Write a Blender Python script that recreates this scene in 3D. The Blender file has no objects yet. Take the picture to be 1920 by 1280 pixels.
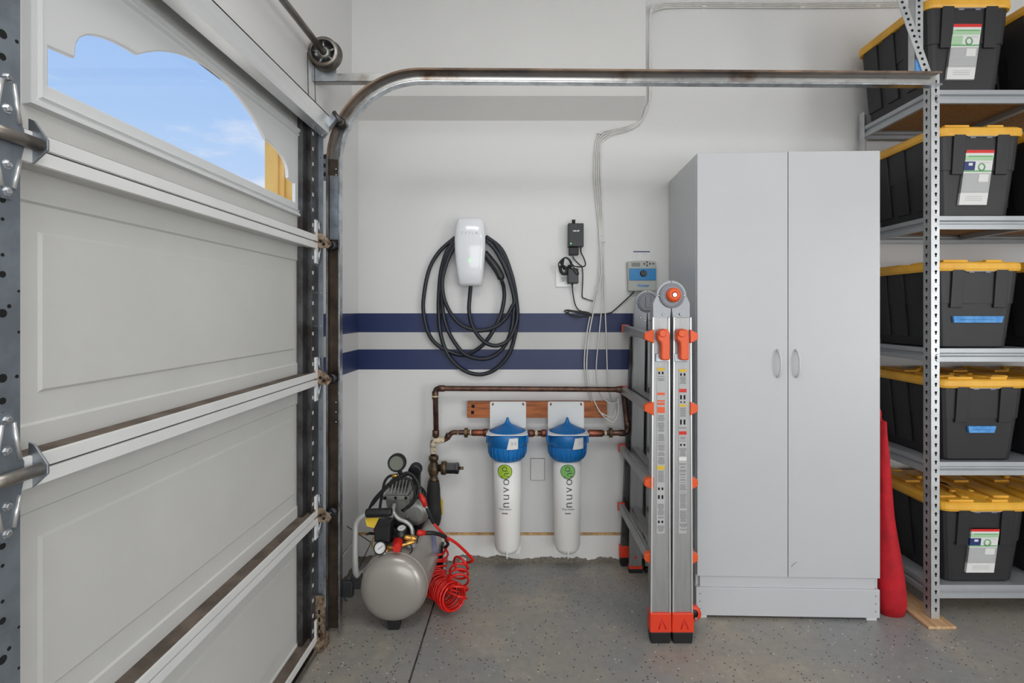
import bpy, bmesh, math, random
from mathutils import Vector, Matrix
random.seed(7)
SC = bpy.context.scene
COL = SC.collection
PI = math.pi
R = math.radians
# ---------------------------------------------------------------- camera
FPX = 950.0                      # focal length in pixels of the 1920 px wide frame
EYE = 1.31                       # camera height
VX, VY = 985.0, 583.0            # where the depth axis meets the frame
cam = bpy.data.cameras.new('camera')
cam.sensor_width = 36.0
cam.lens = FPX / 1920.0 * 36.0
cam.shift_x = -(VX - 960.0) / 1920.0
cam.shift_y = -(640.0 - VY) / 1920.0
cam.clip_start = 0.02
camo = bpy.data.objects.new('camera', cam)
COL.objects.link(camo)
camo.location = (0, 0, EYE)
camo.rotation_euler = (R(90), 0, 0)
SC.camera = camo

# ---------------------------------------------------------------- world, sun, large lights, exposure
w = bpy.data.worlds.new('world')
SC.world = w
w.use_nodes = True
nt = w.node_tree
nt.nodes.clear()
out = nt.nodes.new('ShaderNodeOutputWorld')
bg = nt.nodes.new('ShaderNodeBackground')
tc = nt.nodes.new('ShaderNodeTexCoord')
sep = nt.nodes.new('ShaderNodeSeparateXYZ')
ramp = nt.nodes.new('ShaderNodeValToRGB')
nt.links.new(tc.outputs['Generated'], sep.inputs[0])
nt.links.new(sep.outputs['Z'], ramp.inputs[0])
cr = ramp.color_ramp
cr.elements[0].position = 0.0;  cr.elements[0].color = (0.66, 0.80, 0.97, 1)
cr.elements[1].position = 0.60; cr.elements[1].color = (0.235, 0.45, 0.93, 1)
e = cr.elements.new(0.30); e.color = (0.42, 0.62, 0.95, 1)
mp = nt.nodes.new('ShaderNodeMapping')
mp.inputs['Scale'].default_value = (1.0, 1.0, 3.4)
mp.inputs['Rotation'].default_value = (0.2, 0.1, 0.5)
nz = nt.nodes.new('ShaderNodeTexNoise')
nz.inputs['Scale'].default_value = 3.1
nz.inputs['Detail'].default_value = 7
nz.inputs['Roughness'].default_value = 0.6
nt.links.new(tc.outputs['Generated'], mp.inputs[0])
nt.links.new(mp.outputs[0], nz.inputs['Vector'])
r2 = nt.nodes.new('ShaderNodeValToRGB')
r2.color_ramp.elements[0].position = 0.50
r2.color_ramp.elements[1].position = 0.68
nt.links.new(nz.outputs['Fac'], r2.inputs[0])
mx = nt.nodes.new('ShaderNodeMix'); mx.data_type = 'RGBA'
nt.links.new(r2.outputs[0], mx.inputs[0])
nt.links.new(ramp.outputs[0], mx.inputs[6])
mx.inputs[7].default_value = (0.90, 0.91, 0.97, 1)
nt.links.new(mx.outputs[2], bg.inputs[0])
bg.inputs[1].default_value = 1.0
nt.links.new(bg.outputs[0], out.inputs[0])

sun = bpy.data.lights.new('sun', 'SUN'); sun.energy = 11.0; sun.angle = R(0.6); sun.color = (1.0, 0.95, 0.86)
suno = bpy.data.objects.new('sun', sun); COL.objects.link(suno)
suno.rotation_euler = Vector((-0.05, 0.74, -0.67)).to_track_quat('-Z', 'Y').to_euler()

def area(name, loc, aim, sx, sy, power, col=(1, 1, 1)):
    l = bpy.data.lights.new(name, 'AREA'); l.shape = 'RECTANGLE'; l.size = sx; l.size_y = sy
    l.energy = power; l.color = col
    o = bpy.data.objects.new(name, l); COL.objects.link(o); o.location = loc
    o.rotation_euler = (Vector(aim) - Vector(loc)).to_track_quat('-Z', 'Y').to_euler()
    return o
area('ceiling_fill', (-0.1, 0.3, 3.05), (-0.1, 0.3, 0), 1.6, 0.8, 24, (1.0, 0.99, 0.97))  # added fill light under the ceiling, no fixture stands here
area('ceiling_fill', (2.6, -0.9, 3.05), (2.6, -0.9, 0), 1.6, 0.8, 24, (1.0, 0.99, 0.97))  # second added overhead fill, likewise without a fixture
area('rear_fill', (0.9, -4.4, 1.3), (0.3, 2.6, 1.2), 4.6, 2.4, 106, (0.94, 0.975, 1.0))  # added soft fill behind the camera; the wall there has no opening
area('side_fill', (4.4, -1.6, 1.25), (-0.8, 0.9, 1.15), 2.6, 2.1, 104, (0.98, 0.99, 1.0))  # added fill from the right to lift the garage door; wall_right is closed
SC.view_settings.view_transform = 'Standard'
SC.view_settings.look = 'None'
SC.view_settings.exposure = 0.0
SC.view_settings.gamma = 1.0
SC.view_settings.use_curve_mapping = False

# ---------------------------------------------------------------- materials
def new_mat(name):
    m = bpy.data.materials.new(name); m.use_nodes = True
    n = m.node_tree
    return m, n, n.nodes['Principled BSDF']
def srgb(r, g, b):
    f = lambda c: (c / 255 / 12.92) if c / 255 <= 0.04045 else ((c / 255 + 0.055) / 1.055) ** 2.4
    return (f(r), f(g), f(b), 1)
def mat(name, c, rough=0.5, metal=0.0, var=0.0, vscale=8.0, c2=None, lo=0.4, hi=0.6, bump=0.0, bscale=60.0, coat=0.0, stretch=None, emit=0.0):
    m, n, p = new_mat(name)
    c = srgb(*c)
    p.inputs['Base Color'].default_value = c
    p.inputs['Roughness'].default_value = rough
    p.inputs['Metallic'].default_value = metal
    if coat: p.inputs['Coat Weight'].default_value = coat
    if emit:
        p.inputs['Emission Color'].default_value = c
        p.inputs['Emission Strength'].default_value = emit
    t = n.nodes.new('ShaderNodeTexCoord')
    vec = t.outputs['Object']
    if stretch:
        mpn = n.nodes.new('ShaderNodeMapping'); mpn.inputs['Scale'].default_value = stretch
        n.links.new(vec, mpn.inputs[0]); vec = mpn.outputs[0]
    if c2 or var:
        z = n.nodes.new('ShaderNodeTexNoise'); z.inputs['Scale'].default_value = vscale; z.inputs['Detail'].default_value = 6
        z.inputs['Roughness'].default_value = 0.6
        n.links.new(vec, z.inputs['Vector'])
        rp = n.nodes.new('ShaderNodeValToRGB')
        rp.color_ramp.elements[0].position = lo; rp.color_ramp.elements[1].position = hi
        rp.color_ramp.elements[0].color = c
        rp.color_ramp.elements[1].color = srgb(*c2) if c2 else tuple(x * (1 - var) for x in c[:3]) + (1,)
        n.links.new(z.outputs['Fac'], rp.inputs[0])
        n.links.new(rp.outputs[0], p.inputs['Base Color'])
    if bump:
        b = n.nodes.new('ShaderNodeTexNoise'); b.inputs['Scale'].default_value = bscale; b.inputs['Detail'].default_value = 4
        n.links.new(vec, b.inputs['Vector'])
        bn = n.nodes.new('ShaderNodeBump'); bn.inputs['Strength'].default_value = bump; bn.inputs['Distance'].default_value = 0.003
        n.links.new(b.outputs['Fac'], bn.inputs['Height'])
        n.links.new(bn.outputs[0], p.inputs['Normal'])
    return m

def math_node(n, op, a, b=None, clamp=False):
    x = n.nodes.new('ShaderNodeMath'); x.operation = op; x.use_clamp = clamp
    for i, v in enumerate((a, b)):
        if v is None: continue
        if isinstance(v, (int, float)): x.inputs[i].default_value = v
        else: n.links.new(v, x.inputs[i])
    return x.outputs[0]
def mix_node(n, f, a, b):
    x = n.nodes.new('ShaderNodeMix'); x.data_type = 'RGBA'
    if isinstance(f, (int, float)): x.inputs[0].default_value = f
    else: n.links.new(f, x.inputs[0])
    for i, v in ((6, a), (7, b)):
        if isinstance(v, tuple): x.inputs[i].default_value = v
        else: n.links.new(v, x.inputs[i])
    return x.outputs[2]

def wall_mat():
    m, n, p = new_mat('painted drywall with stripes')
    t = n.nodes.new('ShaderNodeTexCoord'); s = n.nodes.new('ShaderNodeSeparateXYZ')
    n.links.new(t.outputs['Object'], s.inputs[0])
    z = s.outputs['Z']; x = s.outputs['X']
    def band(z0, z1):
        return math_node(n, 'MULTIPLY', math_node(n, 'GREATER_THAN', z, z0), math_node(n, 'LESS_THAN', z, z1))
    xin = math_node(n, 'LESS_THAN', x, 0.62)
    navy = math_node(n, 'MULTIPLY', math_node(n, 'ADD', band(1.1995, 1.2985), band(1.0055, 1.1105)), xin)
    grey = math_node(n, 'MULTIPLY', band(1.1105, 1.1995), xin)
    nz = n.nodes.new('ShaderNodeTexNoise'); nz.inputs['Scale'].default_value = 1.3; nz.inputs['Detail'].default_value = 5
    n.links.new(t.outputs['Object'], nz.inputs['Vector'])
    base = mix_node(n, nz.outputs['Fac'], srgb(222, 221, 219), srgb(212, 212, 212))
    c = mix_node(n, grey, base, srgb(196, 195, 193))
    c = mix_node(n, navy, c, srgb(30, 44, 88))
    n.links.new(c, p.inputs['Base Color'])
    p.inputs['Roughness'].default_value = 0.42
    b = n.nodes.new('ShaderNodeTexNoise'); b.inputs['Scale'].default_value = 140; b.inputs['Detail'].default_value = 3
    n.links.new(t.outputs['Object'], b.inputs['Vector'])
    bn = n.nodes.new('ShaderNodeBump'); bn.inputs['Strength'].default_value = 0.25; bn.inputs['Distance'].default_value = 0.002
    n.links.new(b.outputs['Fac'], bn.inputs['Height']); n.links.new(bn.outputs[0], p.inputs['Normal'])
    return m
def curb_mat():
    m, n, p = new_mat('white painted concrete curb with bare ragged foot')
    t = n.nodes.new('ShaderNodeTexCoord'); s = n.nodes.new('ShaderNodeSeparateXYZ')
    n.links.new(t.outputs['Object'], s.inputs[0])
    nz = n.nodes.new('ShaderNodeTexNoise'); nz.inputs['Scale'].default_value = 9; nz.inputs['Detail'].default_value = 9
    nz.inputs['Roughness'].default_value = 0.7
    n.links.new(t.outputs['Object'], nz.inputs['Vector'])
    n2 = n.nodes.new('ShaderNodeTexNoise'); n2.inputs['Scale'].default_value = 2.6; n2.inputs['Detail'].default_value = 2
    n.links.new(t.outputs['Object'], n2.inputs['Vector'])
    h = math_node(n, 'ADD', math_node(n, 'MULTIPLY', math_node(n, 'SUBTRACT', nz.outputs['Fac'], 0.5), 0.09),
                  math_node(n, 'MULTIPLY', math_node(n, 'SUBTRACT', n2.outputs['Fac'], 0.5), 0.09))
    edge = math_node(n, 'ADD', h, 0.026)
    up = math_node(n, 'GREATER_THAN', s.outputs['Z'], edge)
    v = n.nodes.new('ShaderNodeTexNoise'); v.inputs['Scale'].default_value = 90; v.inputs['Detail'].default_value = 5
    n.links.new(t.outputs['Object'], v.inputs['Vector'])
    bare = mix_node(n, v.outputs['Fac'], srgb(58, 55, 50), srgb(160, 150, 135))
    paint = mix_node(n, nz.outputs['Fac'], srgb(238, 237, 234), srgb(222, 221, 218))
    n.links.new(mix_node(n, up, bare, paint), p.inputs['Base Color'])
    p.inputs['Roughness'].default_value = 0.7
    bn = n.nodes.new('ShaderNodeBump'); bn.inputs['Strength'].default_value = 0.7; bn.inputs['Distance'].default_value = 0.006
    hh = math_node(n, 'ADD', math_node(n, 'MULTIPLY', v.outputs['Fac'], 0.4), up)
    n.links.new(hh, bn.inputs['Height']); n.links.new(bn.outputs[0], p.inputs['Normal'])
    return m
def floor_mat():
    m, n, p = new_mat('grey epoxy floor with flecks')
    t = n.nodes.new('ShaderNodeTexCoord')
    def noise(sc, det, ro=0.6):
        z = n.nodes.new('ShaderNodeTexNoise'); z.inputs['Scale'].default_value = sc; z.inputs['Detail'].default_value = det
        z.inputs['Roughness'].default_value = ro
        n.links.new(t.outputs['Object'], z.inputs['Vector']); return z.outputs['Fac']
    def rampf(v, a, b):
        r = n.nodes.new('ShaderNodeMapRange'); n.links.new(v, r.inputs[0])
        r.inputs[1].default_value = a; r.inputs[2].default_value = b; return r.outputs[0]
    c = mix_node(n, rampf(noise(1.7, 4), 0.38, 0.62), srgb(140, 141, 140), srgb(156, 148, 136))
    c = mix_node(n, math_node(n, 'MULTIPLY', rampf(noise(3.4, 8, 0.7), 0.53, 0.68), 0.6), c, srgb(172, 164, 150))
    c = mix_node(n, math_node(n, 'MULTIPLY', rampf(noise(26, 6, 0.7), 0.45, 0.75), 0.35), c, srgb(104, 103, 100))
    def flecks(scale, rad, thr, ch):
        v = n.nodes.new('ShaderNodeTexVoronoi'); v.inputs['Scale'].default_value = scale
        n.links.new(t.outputs['Object'], v.inputs['Vector'])
        sp = n.nodes.new('ShaderNodeSeparateColor'); n.links.new(v.outputs['Color'], sp.inputs[0])
        d = math_node(n, 'LESS_THAN', v.outputs['Distance'], rad)
        return math_node(n, 'MULTIPLY', d, math_node(n, 'GREATER_THAN', sp.outputs[ch], thr))
    c = mix_node(n, flecks(62, 0.20, 0.88, 0), c, srgb(200, 199, 192))
    c = mix_node(n, flecks(95, 0.24, 0.86, 1), c, srgb(168, 166, 160))
    c = mix_node(n, flecks(62, 0.20, 0.90, 2), c, srgb(58, 58, 60))
    n.links.new(c, p.inputs['Base Color'])
    rg = n.nodes.new('ShaderNodeMapRange'); n.links.new(noise(5, 5), rg.inputs[0])
    rg.inputs[3].default_value = 0.28; rg.inputs[4].default_value = 0.5
    n.links.new(rg.outputs[0], p.inputs['Roughness'])
    bn = n.nodes.new('ShaderNodeBump'); bn.inputs['Strength'].default_value = 0.25; bn.inputs['Distance'].default_value = 0.003
    n.links.new(noise(35, 5), bn.inputs['Height']); n.links.new(bn.outputs[0], p.inputs['Normal'])
    return m
def glass_mat():
    m = bpy.data.materials.new('clear window glass'); m.use_nodes = True
    n = m.node_tree; n.nodes.clear()
    o = n.nodes.new('ShaderNodeOutputMaterial'); tr = n.nodes.new('ShaderNodeBsdfTransparent'); gl = n.nodes.new('ShaderNodeBsdfGlossy')
    gl.inputs['Roughness'].default_value = 0.02
    ms = n.nodes.new('ShaderNodeMixShader'); ms.inputs[0].default_value = 0.04
    n.links.new(tr.outputs[0], ms.inputs[1]); n.links.new(gl.outputs[0], ms.inputs[2]); n.links.new(ms.outputs[0], o.inputs[0])
    return m

M = dict(
    wall=wall_mat(), curb=curb_mat(), floor=floor_mat(), glass=glass_mat(),
    paint=mat('plain white wall paint', (218, 217, 215), 0.5, bump=0.2, bscale=140, var=0.04, vscale=1.5),
    ceil=mat('white ceiling', (225, 225, 225), 0.8),
    raw=mat('raw tan sill edge', (206, 168, 116), 0.8, c2=(170, 136, 92), vscale=30),
    joint=mat('grey dusty floor joint', (92, 90, 86), 0.9, c2=(60, 58, 54), vscale=20),
    dark=mat('dark joint', (36, 34, 32), 0.9),
    door=mat('white steel door skin', (206, 206, 203), 0.42, var=0.05, vscale=3, bump=0.12, bscale=160),
    door_in=mat('shiny white rail paint', (226, 227, 226), 0.30, var=0.04, vscale=5),
    dirty=mat('dusty brown film on door ledge', (112, 100, 90), 0.8, c2=(84, 74, 66), vscale=12),
    winframe=mat('window frame plastic', (214, 216, 217), 0.35),
    galv=mat('galvanised steel', (176, 182, 188), 0.36, 0.85, c2=(140, 147, 154), vscale=22, lo=0.35, hi=0.7),
    galvflat=mat('dull blue grey galvanised stile', (134, 143, 152), 0.45, 0.55, c2=(118, 126, 134), vscale=14),
    galvdark=mat('dark galvanised channel', (104, 104, 106), 0.42, 0.75, c2=(70, 66, 64), vscale=10),
    bright=mat('bright zinc', (208, 212, 216), 0.22, 0.95, c2=(170, 174, 178), vscale=20),
    strut=mat('shiny galvanised strut', (226, 228, 230), 0.34, 0.55, var=0.08, vscale=7, stretch=(1, 0.2, 3)),
    track=mat('worn galvanised track with brown rust', (168, 168, 166), 0.30, 0.85, c2=(108, 82, 62), vscale=5, lo=0.52, hi=0.70, bump=0.15),
    tracktop=mat('brown rusted track edge', (120, 100, 84), 0.4, 0.7, c2=(66, 54, 46), vscale=6, lo=0.4, hi=0.65),
    trackin=mat('rusty brown greased track channel', (96, 82, 70), 0.5, 0.6, c2=(54, 42, 34), vscale=8, lo=0.35, hi=0.65),
    rust=mat('rusty tan steel hinge', (160, 142, 122), 0.5, 0.6, c2=(88, 64, 46), vscale=45, lo=0.42, hi=0.62, bump=0.3, bscale=120),
    black=mat('black rubber', (24, 25, 27), 0.55),
    blackgloss=mat('black plastic', (30, 31, 34), 0.35),
    hose=mat('charcoal charging cable', (26, 29, 38), 0.42),
    hingemetal=mat('grey ladder hinge steel', (140, 142, 146), 0.36, 0.6),
    hole=mat('black hole', (12, 12, 13), 0.9),
    white=mat('glossy white plastic', (232, 234, 238), 0.12, coat=0.5),
    outletw=mat('bright white outlet plastic', (240, 240, 240), 0.3),
    whitep=mat('white plastic', (226, 227, 226), 0.4),
    sump=mat('translucent white filter plastic', (232, 231, 228), 0.38),
    blue=mat('bright blue filter cap', (16, 118, 192), 0.35, c2=(14, 96, 160), vscale=6),
    ctrlblue=mat('blue controller face', (16, 126, 186), 0.4),
    ctrlgrey=mat('warm grey controller plastic', (176, 178, 172), 0.5),
    lcd=mat('lcd grey', (112, 116, 104), 0.3),
    lime=mat('lime green print', (160, 196, 50), 0.5), green=mat('soft green print', (128, 192, 104), 0.5),
    ink=mat('dark grey ink', (58, 60, 62), 0.6), inkl=mat('light grey ink', (186, 188, 192), 0.5),
    wood=mat('orange brown stained board', (182, 104, 52), 0.55, c2=(136, 74, 36), vscale=7, lo=0.4, hi=0.62, stretch=(0.8, 4, 9), bump=0.25),
    copper=mat('aged dark copper pipe', (112, 82, 68), 0.38, 0.75, c2=(74, 56, 50), vscale=24, lo=0.4, hi=0.6),
    copperred=mat('reddish copper coupling', (150, 88, 66), 0.36, 0.75, c2=(104, 66, 52), vscale=18),
    solder=mat('pale paint splashed fitting', (206, 192, 166), 0.6, 0.1, c2=(96, 72, 52), vscale=30, lo=0.55, hi=0.68),
    brass=mat('weathered brown brass', (112, 94, 66), 0.45, 0.7, c2=(72, 62, 52), vscale=28),
    gold=mat('yellow brass fitting', (206, 160, 84), 0.28, 0.85),
    foam=mat('black pipe foam', (34, 34, 34), 0.75, bump=0.5, bscale=40),
    yellow=mat('yellow tag', (214, 178, 36), 0.5),
    tank=mat('taupe grey metallic tank paint', (160, 154, 148), 0.28, 0.25, coat=0.25),
    alloy=mat('cast aluminium', (150, 150, 146), 0.42, 0.7, bump=0.3, bscale=90),
    silver=mat('satin silver paint', (182, 182, 180), 0.35, 0.5),
    red=mat('glossy red hose', (214, 26, 18), 0.28), redplastic=mat('red plastic', (204, 34, 26), 0.4),
    redcloth=mat('red nylon cloth', (196, 14, 32), 0.75, c2=(164, 8, 26), vscale=10, bump=0.6, bscale=30),
    alu=mat('brushed aluminium ladder rail', (160, 160, 160), 0.40, 0.6, var=0.10, vscale=14, stretch=(6, 6, 0.5)),
    aluedge=mat('bright ladder flange', (214, 214, 214), 0.3, 0.7),
    orange=mat('orange plastic', (226, 88, 36), 0.38), redorange=mat('red orange ladder foot', (222, 60, 30), 0.42),
    disc=mat('grey hinge plastic', (134, 136, 144), 0.42, 0.1),
    sticker=mat('silver sticker paper', (176, 176, 176), 0.55), stickw=mat('white sticker paper', (222, 222, 220), 0.5),
    stickred=mat('sticker red', (214, 40, 36), 0.5), stickgreen=mat('sticker pale green', (170, 204, 166), 0.5),
    stickgreen2=mat('sticker green', (104, 170, 110), 0.5), sticknavy=mat('sticker navy', (34, 48, 110), 0.5),
    fadedblue=mat('faded violet blue print', (116, 116, 150), 0.5),
    tape=mat('blue painters tape', (92, 160, 222), 0.6, c2=(70, 140, 210), vscale=40),
    taperim=mat('deep blue tape edge', (34, 104, 176), 0.6),
    cab=mat('white melamine', (192, 193, 196), 0.34, var=0.02, vscale=2),
    cabedge=mat('white melamine edge', (206, 206, 206), 0.4),
    scuff=mat('grey scuff', (120, 120, 122), 0.7),
    rack=mat('grey steel rack beam', (176, 180, 184), 0.38, 0.45, var=0.08, vscale=6),
    rackpost=mat('light galvanised rack post', (198, 200, 202), 0.36, 0.6, var=0.15, vscale=16),
    osb=mat('tan particle board', (176, 138, 92), 0.8, c2=(150, 114, 74), vscale=90, lo=0.35, hi=0.65),
    shim=mat('pale wood shim', (206, 172, 132), 0.7, c2=(184, 146, 104), vscale=8, stretch=(8, 1, 8)),
    tote=mat('black tote plastic', (35, 35, 38), 0.48, var=0.15, vscale=3, bump=0.1, bscale=200),
    lid=mat('yellow tote lid', (236, 180, 62), 0.42, c2=(222, 162, 48), vscale=5),
    wire=mat('dirty white cable', (222, 220, 215), 0.5, var=0.1, vscale=20),
    stucco=mat('tan painted stucco', (250, 206, 118), 0.8, c2=(238, 184, 92), vscale=4, bump=0.3, bscale=30),
    ground=mat('pale driveway concrete', (168, 164, 156), 0.9, var=0.2, vscale=4),
    shaft=mat('grey steel torsion tube', (150, 146, 140), 0.35, 0.75, c2=(110, 100, 90), vscale=9),
    led=mat('green status light', (120, 255, 140), 0.4, emit=1.6),
    navybin=mat('dark navy tote plastic', (22, 28, 58), 0.5),
)

# ---------------------------------------------------------------- helpers
BASE = {}
class MB:
    def __init__(s):
        s.bm = bmesh.new()
    def _add(s, bm, mi=0, smooth=False):
        for f in bm.faces: f.material_index = mi; f.smooth = smooth
        me = bpy.data.meshes.new('t'); bm.to_mesh(me); bm.free()
        s.bm.from_mesh(me); bpy.data.meshes.remove(me)
        return s
    def hexa(s, c, mi=0, bev=0.0, seg=2, smooth=False):
        bm = bmesh.new()
        v = [bm.verts.new(p) for p in c]
        for f in ((0, 3, 2, 1), (4, 5, 6, 7), (0, 1, 5, 4), (1, 2, 6, 5), (2, 3, 7, 6), (3, 0, 4, 7)):
            bm.faces.new([v[i] for i in f])
        bmesh.ops.recalc_face_normals(bm, faces=bm.faces)
        if bev: bmesh.ops.bevel(bm, geom=list(bm.edges), offset=bev, segments=seg, affect='EDGES', profile=0.5)
        return s._add(bm, mi, smooth)
    def box(s, x0, x1, y0, y1, z0, z1, mi=0, bev=0.0, seg=2):
        if x0 > x1: x0, x1 = x1, x0
        if y0 > y1: y0, y1 = y1, y0
        if z0 > z1: z0, z1 = z1, z0
        return s.hexa([(x0, y0, z0), (x1, y0, z0), (x1, y1, z0), (x0, y1, z0), (x0, y0, z1), (x1, y0, z1), (x1, y1, z1), (x0, y1, z1)], mi, bev, seg)
    def cyl(s, p0, p1, r0, r1=None, n=20, mi=0, cap=True, smooth=True):
        r1 = r0 if r1 is None else r1
        return s.lathe(p0, p1, [(0, r0), (1, r1)], n, mi, cap, smooth)
    def lathe(s, p0, p1, prof, n=24, mi=0, cap=True, smooth=True, scale=(1, 1)):
        """prof = [(t, radius)], t measured from p0 to p1 (0..1)"""
        p0, p1 = Vector(p0), Vector(p1); d = p1 - p0; L = d.length; q = d.to_track_quat('Z', 'Y')
        bm = bmesh.new(); rings = []
        for t, r in prof:
            if r < 1e-6: rings.append([bm.verts.new(p0 + d * t)])
            else: rings.append([bm.verts.new(p0 + d * t + q @ Vector((scale[0] * r * math.cos(2 * PI * i / n), scale[1] * r * math.sin(2 * PI * i / n), 0))) for i in range(n)])
        for a, b in zip(rings, rings[1:]):
            if len(a) == 1 and len(b) == 1: continue
            for i in range(n):
                j = (i + 1) % n
                if len(a) == 1: bm.faces.new((a[0], b[i], b[j]))
                elif len(b) == 1: bm.faces.new((a[i], a[j], b[0]))
                else: bm.faces.new((a[i], a[j], b[j], b[i]))
        for f in bm.faces: f.smooth = smooth
        if cap:
            for rg in (rings[0], rings[-1]):
                if len(rg) > 1: bm.faces.new(rg).smooth = False
        bmesh.ops.recalc_face_normals(bm, faces=bm.faces)
        sm = {f.index: f.smooth for f in bm.faces}
        for f in bm.faces: f.material_index = mi
        me = bpy.data.meshes.new('t'); bm.to_mesh(me); bm.free(); s.bm.from_mesh(me); bpy.data.meshes.remove(me)
        return s
    def tube(s, pts, r, n=10, mi=0, closed=False, radii=None):
        pts = [Vector(p) for p in pts]; m = len(pts); bm = bmesh.new(); rings = []
        up = None
        for i, p in enumerate(pts):
            a = pts[i - 1] if (i > 0 or closed) else p
            b = pts[(i + 1) % m] if (i < m - 1 or closed) else p
            t = (b - a).normalized() if (b - a).length > 1e-9 else Vector((0, 0, 1))
            if up is None:
                up = t.orthogonal().normalized()
            else:
                up = up - t * up.dot(t)
                up = up.normalized() if up.length > 1e-6 else t.orthogonal().normalized()
            sd = t.cross(up); rr = radii[i] if radii else r
            rings.append([bm.verts.new(p + (up * math.cos(2 * PI * k / n) + sd * math.sin(2 * PI * k / n)) * rr) for k in range(n)])
        prs = list(zip(rings, rings[1:])) + ([(rings[-1], rings[0])] if closed else [])
        for a, b in prs:
            for k in range(n):
                f = bm.faces.new((a[k], a[(k + 1) % n], b[(k + 1) % n], b[k])); f.smooth = True
        if not closed:
            bm.faces.new(list(reversed(rings[0]))); bm.faces.new(rings[-1])
        for f in bm.faces: f.material_index = mi
        me = bpy.data.meshes.new('t'); bm.to_mesh(me); bm.free(); s.bm.from_mesh(me); bpy.data.meshes.remove(me)
        return s
    def prism(s, poly, d0, d1, axis='y', mi=0, bev=0.0, smooth=False):
        """poly in the two other axes (x,z) for y, (y,z) for x, (x,y) for z"""
        def P(a, b, d): return {'y': (a, d, b), 'x': (d, a, b), 'z': (a, b, d)}[axis]
        bm = bmesh.new()
        A = [bm.verts.new(P(a, b, d0)) for a, b in poly]; B = [bm.verts.new(P(a, b, d1)) for a, b in poly]
        bm.faces.new(A); bm.faces.new(B); k = len(poly)
        for i in range(k): bm.faces.new((A[i], A[(i + 1) % k], B[(i + 1) % k], B[i]))
        bmesh.ops.recalc_face_normals(bm, faces=bm.faces)
        if bev: bmesh.ops.bevel(bm, geom=list(bm.edges), offset=bev, segments=2, affect='EDGES', profile=0.5)
        bmesh.ops.triangulate(bm, faces=[f for f in bm.faces if len(f.verts) > 4])
        return s._add(bm, mi, smooth)
    def mesh(s, me, mtx, mi=0, smooth=False):
        bm = bmesh.new(); bm.from_mesh(me); bm.transform(mtx)
        return s._add(bm, mi, smooth)
    def loft(s, rings, mi=0, cap0=True, cap1=True, smooth=False):
        bm = bmesh.new(); V = [[bm.verts.new(p) for p in r] for r in rings]; k = len(rings[0])
        for a, b in zip(V, V[1:]):
            for i in range(k): bm.faces.new((a[i], a[(i + 1) % k], b[(i + 1) % k], b[i]))
        if cap0: bm.faces.new(V[0])
        if cap1: bm.faces.new(V[-1])
        bmesh.ops.recalc_face_normals(bm, faces=bm.faces)
        return s._add(bm, mi, smooth)
    def build(s, name, mats, parent=None, auto=None, at=None):
        me = bpy.data.meshes.new(name)
        off = Vector(at) if at is not None else (BASE.get(parent.name, Vector((0, 0, 0))) if parent else Vector((0, 0, 0)))
        bmesh.ops.translate(s.bm, verts=s.bm.verts, vec=-off)
        s.bm.to_mesh(me); s.bm.free()
        for m in (mats if isinstance(mats, (list, tuple)) else [mats]): me.materials.append(M[m])
        o = bpy.data.objects.new(name, me); COL.objects.link(o)
        if parent: o.parent = parent; BASE[o.name] = off
        elif at is not None: o.location = at
        if parent is None: BASE[o.name] = off
        return o
def tag(o, label=None, cat=None, group=None, kind=None):
    for k, v in (('label', label), ('category', cat), ('group', group), ('kind', kind)):
        if v: o[k] = v
    return o
def thing(name, label, cat, loc=(0, 0, 0), group=None, rotz=0.0, local=False):
    o = bpy.data.objects.new(name, None); COL.objects.link(o); o.location = loc; o.rotation_euler = (0, 0, rotz)
    o.empty_display_size = 0.05
    BASE[o.name] = Vector((0, 0, 0)) if local else Vector(loc)
    return tag(o, label, cat, group)
def struct(name, mb, mats, parent=None, label=None):
    o = mb.build(name, mats, parent)
    return tag(o, label, kind=None if parent else 'structure')
def at(px, py, y):
    """the world point seen at photograph pixel (px, py) and standing y metres in front of the camera"""
    s = FPX / y
    return Vector(((px - VX) / s, y, EYE + (VY - py) / s))
def cr(pts, n=8, closed=False):
    """Catmull-Rom"""
    P = [Vector(p) for p in pts]; m = len(P); res = []
    rng = range(m) if closed else range(m - 1)
    for i in rng:
        if closed: a, b, c, d = P[i - 1], P[i], P[(i + 1) % m], P[(i + 2) % m]
        else: a, b, c, d = P[max(i - 1, 0)], P[i], P[i + 1], P[min(i + 2, m - 1)]
        for k in range(n):
            t = k / n
            res.append(0.5 * ((2 * b) + (c - a) * t + (2 * a - 5 * b + 4 * c - d) * t * t + (3 * b - a - 3 * c + d) * t ** 3))
    if not closed: res.append(P[-1])
    return res
def rounded(pts, r, n=5):
    """polyline with rounded corners"""
    P = [Vector(p) for p in pts]; res = [P[0]]
    for a, b, c in zip(P, P[1:], P[2:]):
        u = (a - b).normalized(); v = (c - b).normalized()
        rr = min(r, (a - b).length * 0.49, (c - b).length * 0.49)
        p, q = b + u * rr, b + v * rr
        for k in range(n + 1):
            t = k / n; res.append(p * (1 - t) ** 2 + b * 2 * t * (1 - t) + q * t * t)
    res.append(P[-1]); return res
def rrect(x0, x1, y0, y1, r, z, n=4):
    res = []
    for cx, cy, a in ((x1 - r, y0 + r, -90), (x1 - r, y1 - r, 0), (x0 + r, y1 - r, 90), (x0 + r, y0 + r, 180)):
        for k in range(n + 1):
            t = R(a + 90 * k / n); res.append((cx + r * math.cos(t), cy + r * math.sin(t), z))
    return res
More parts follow.
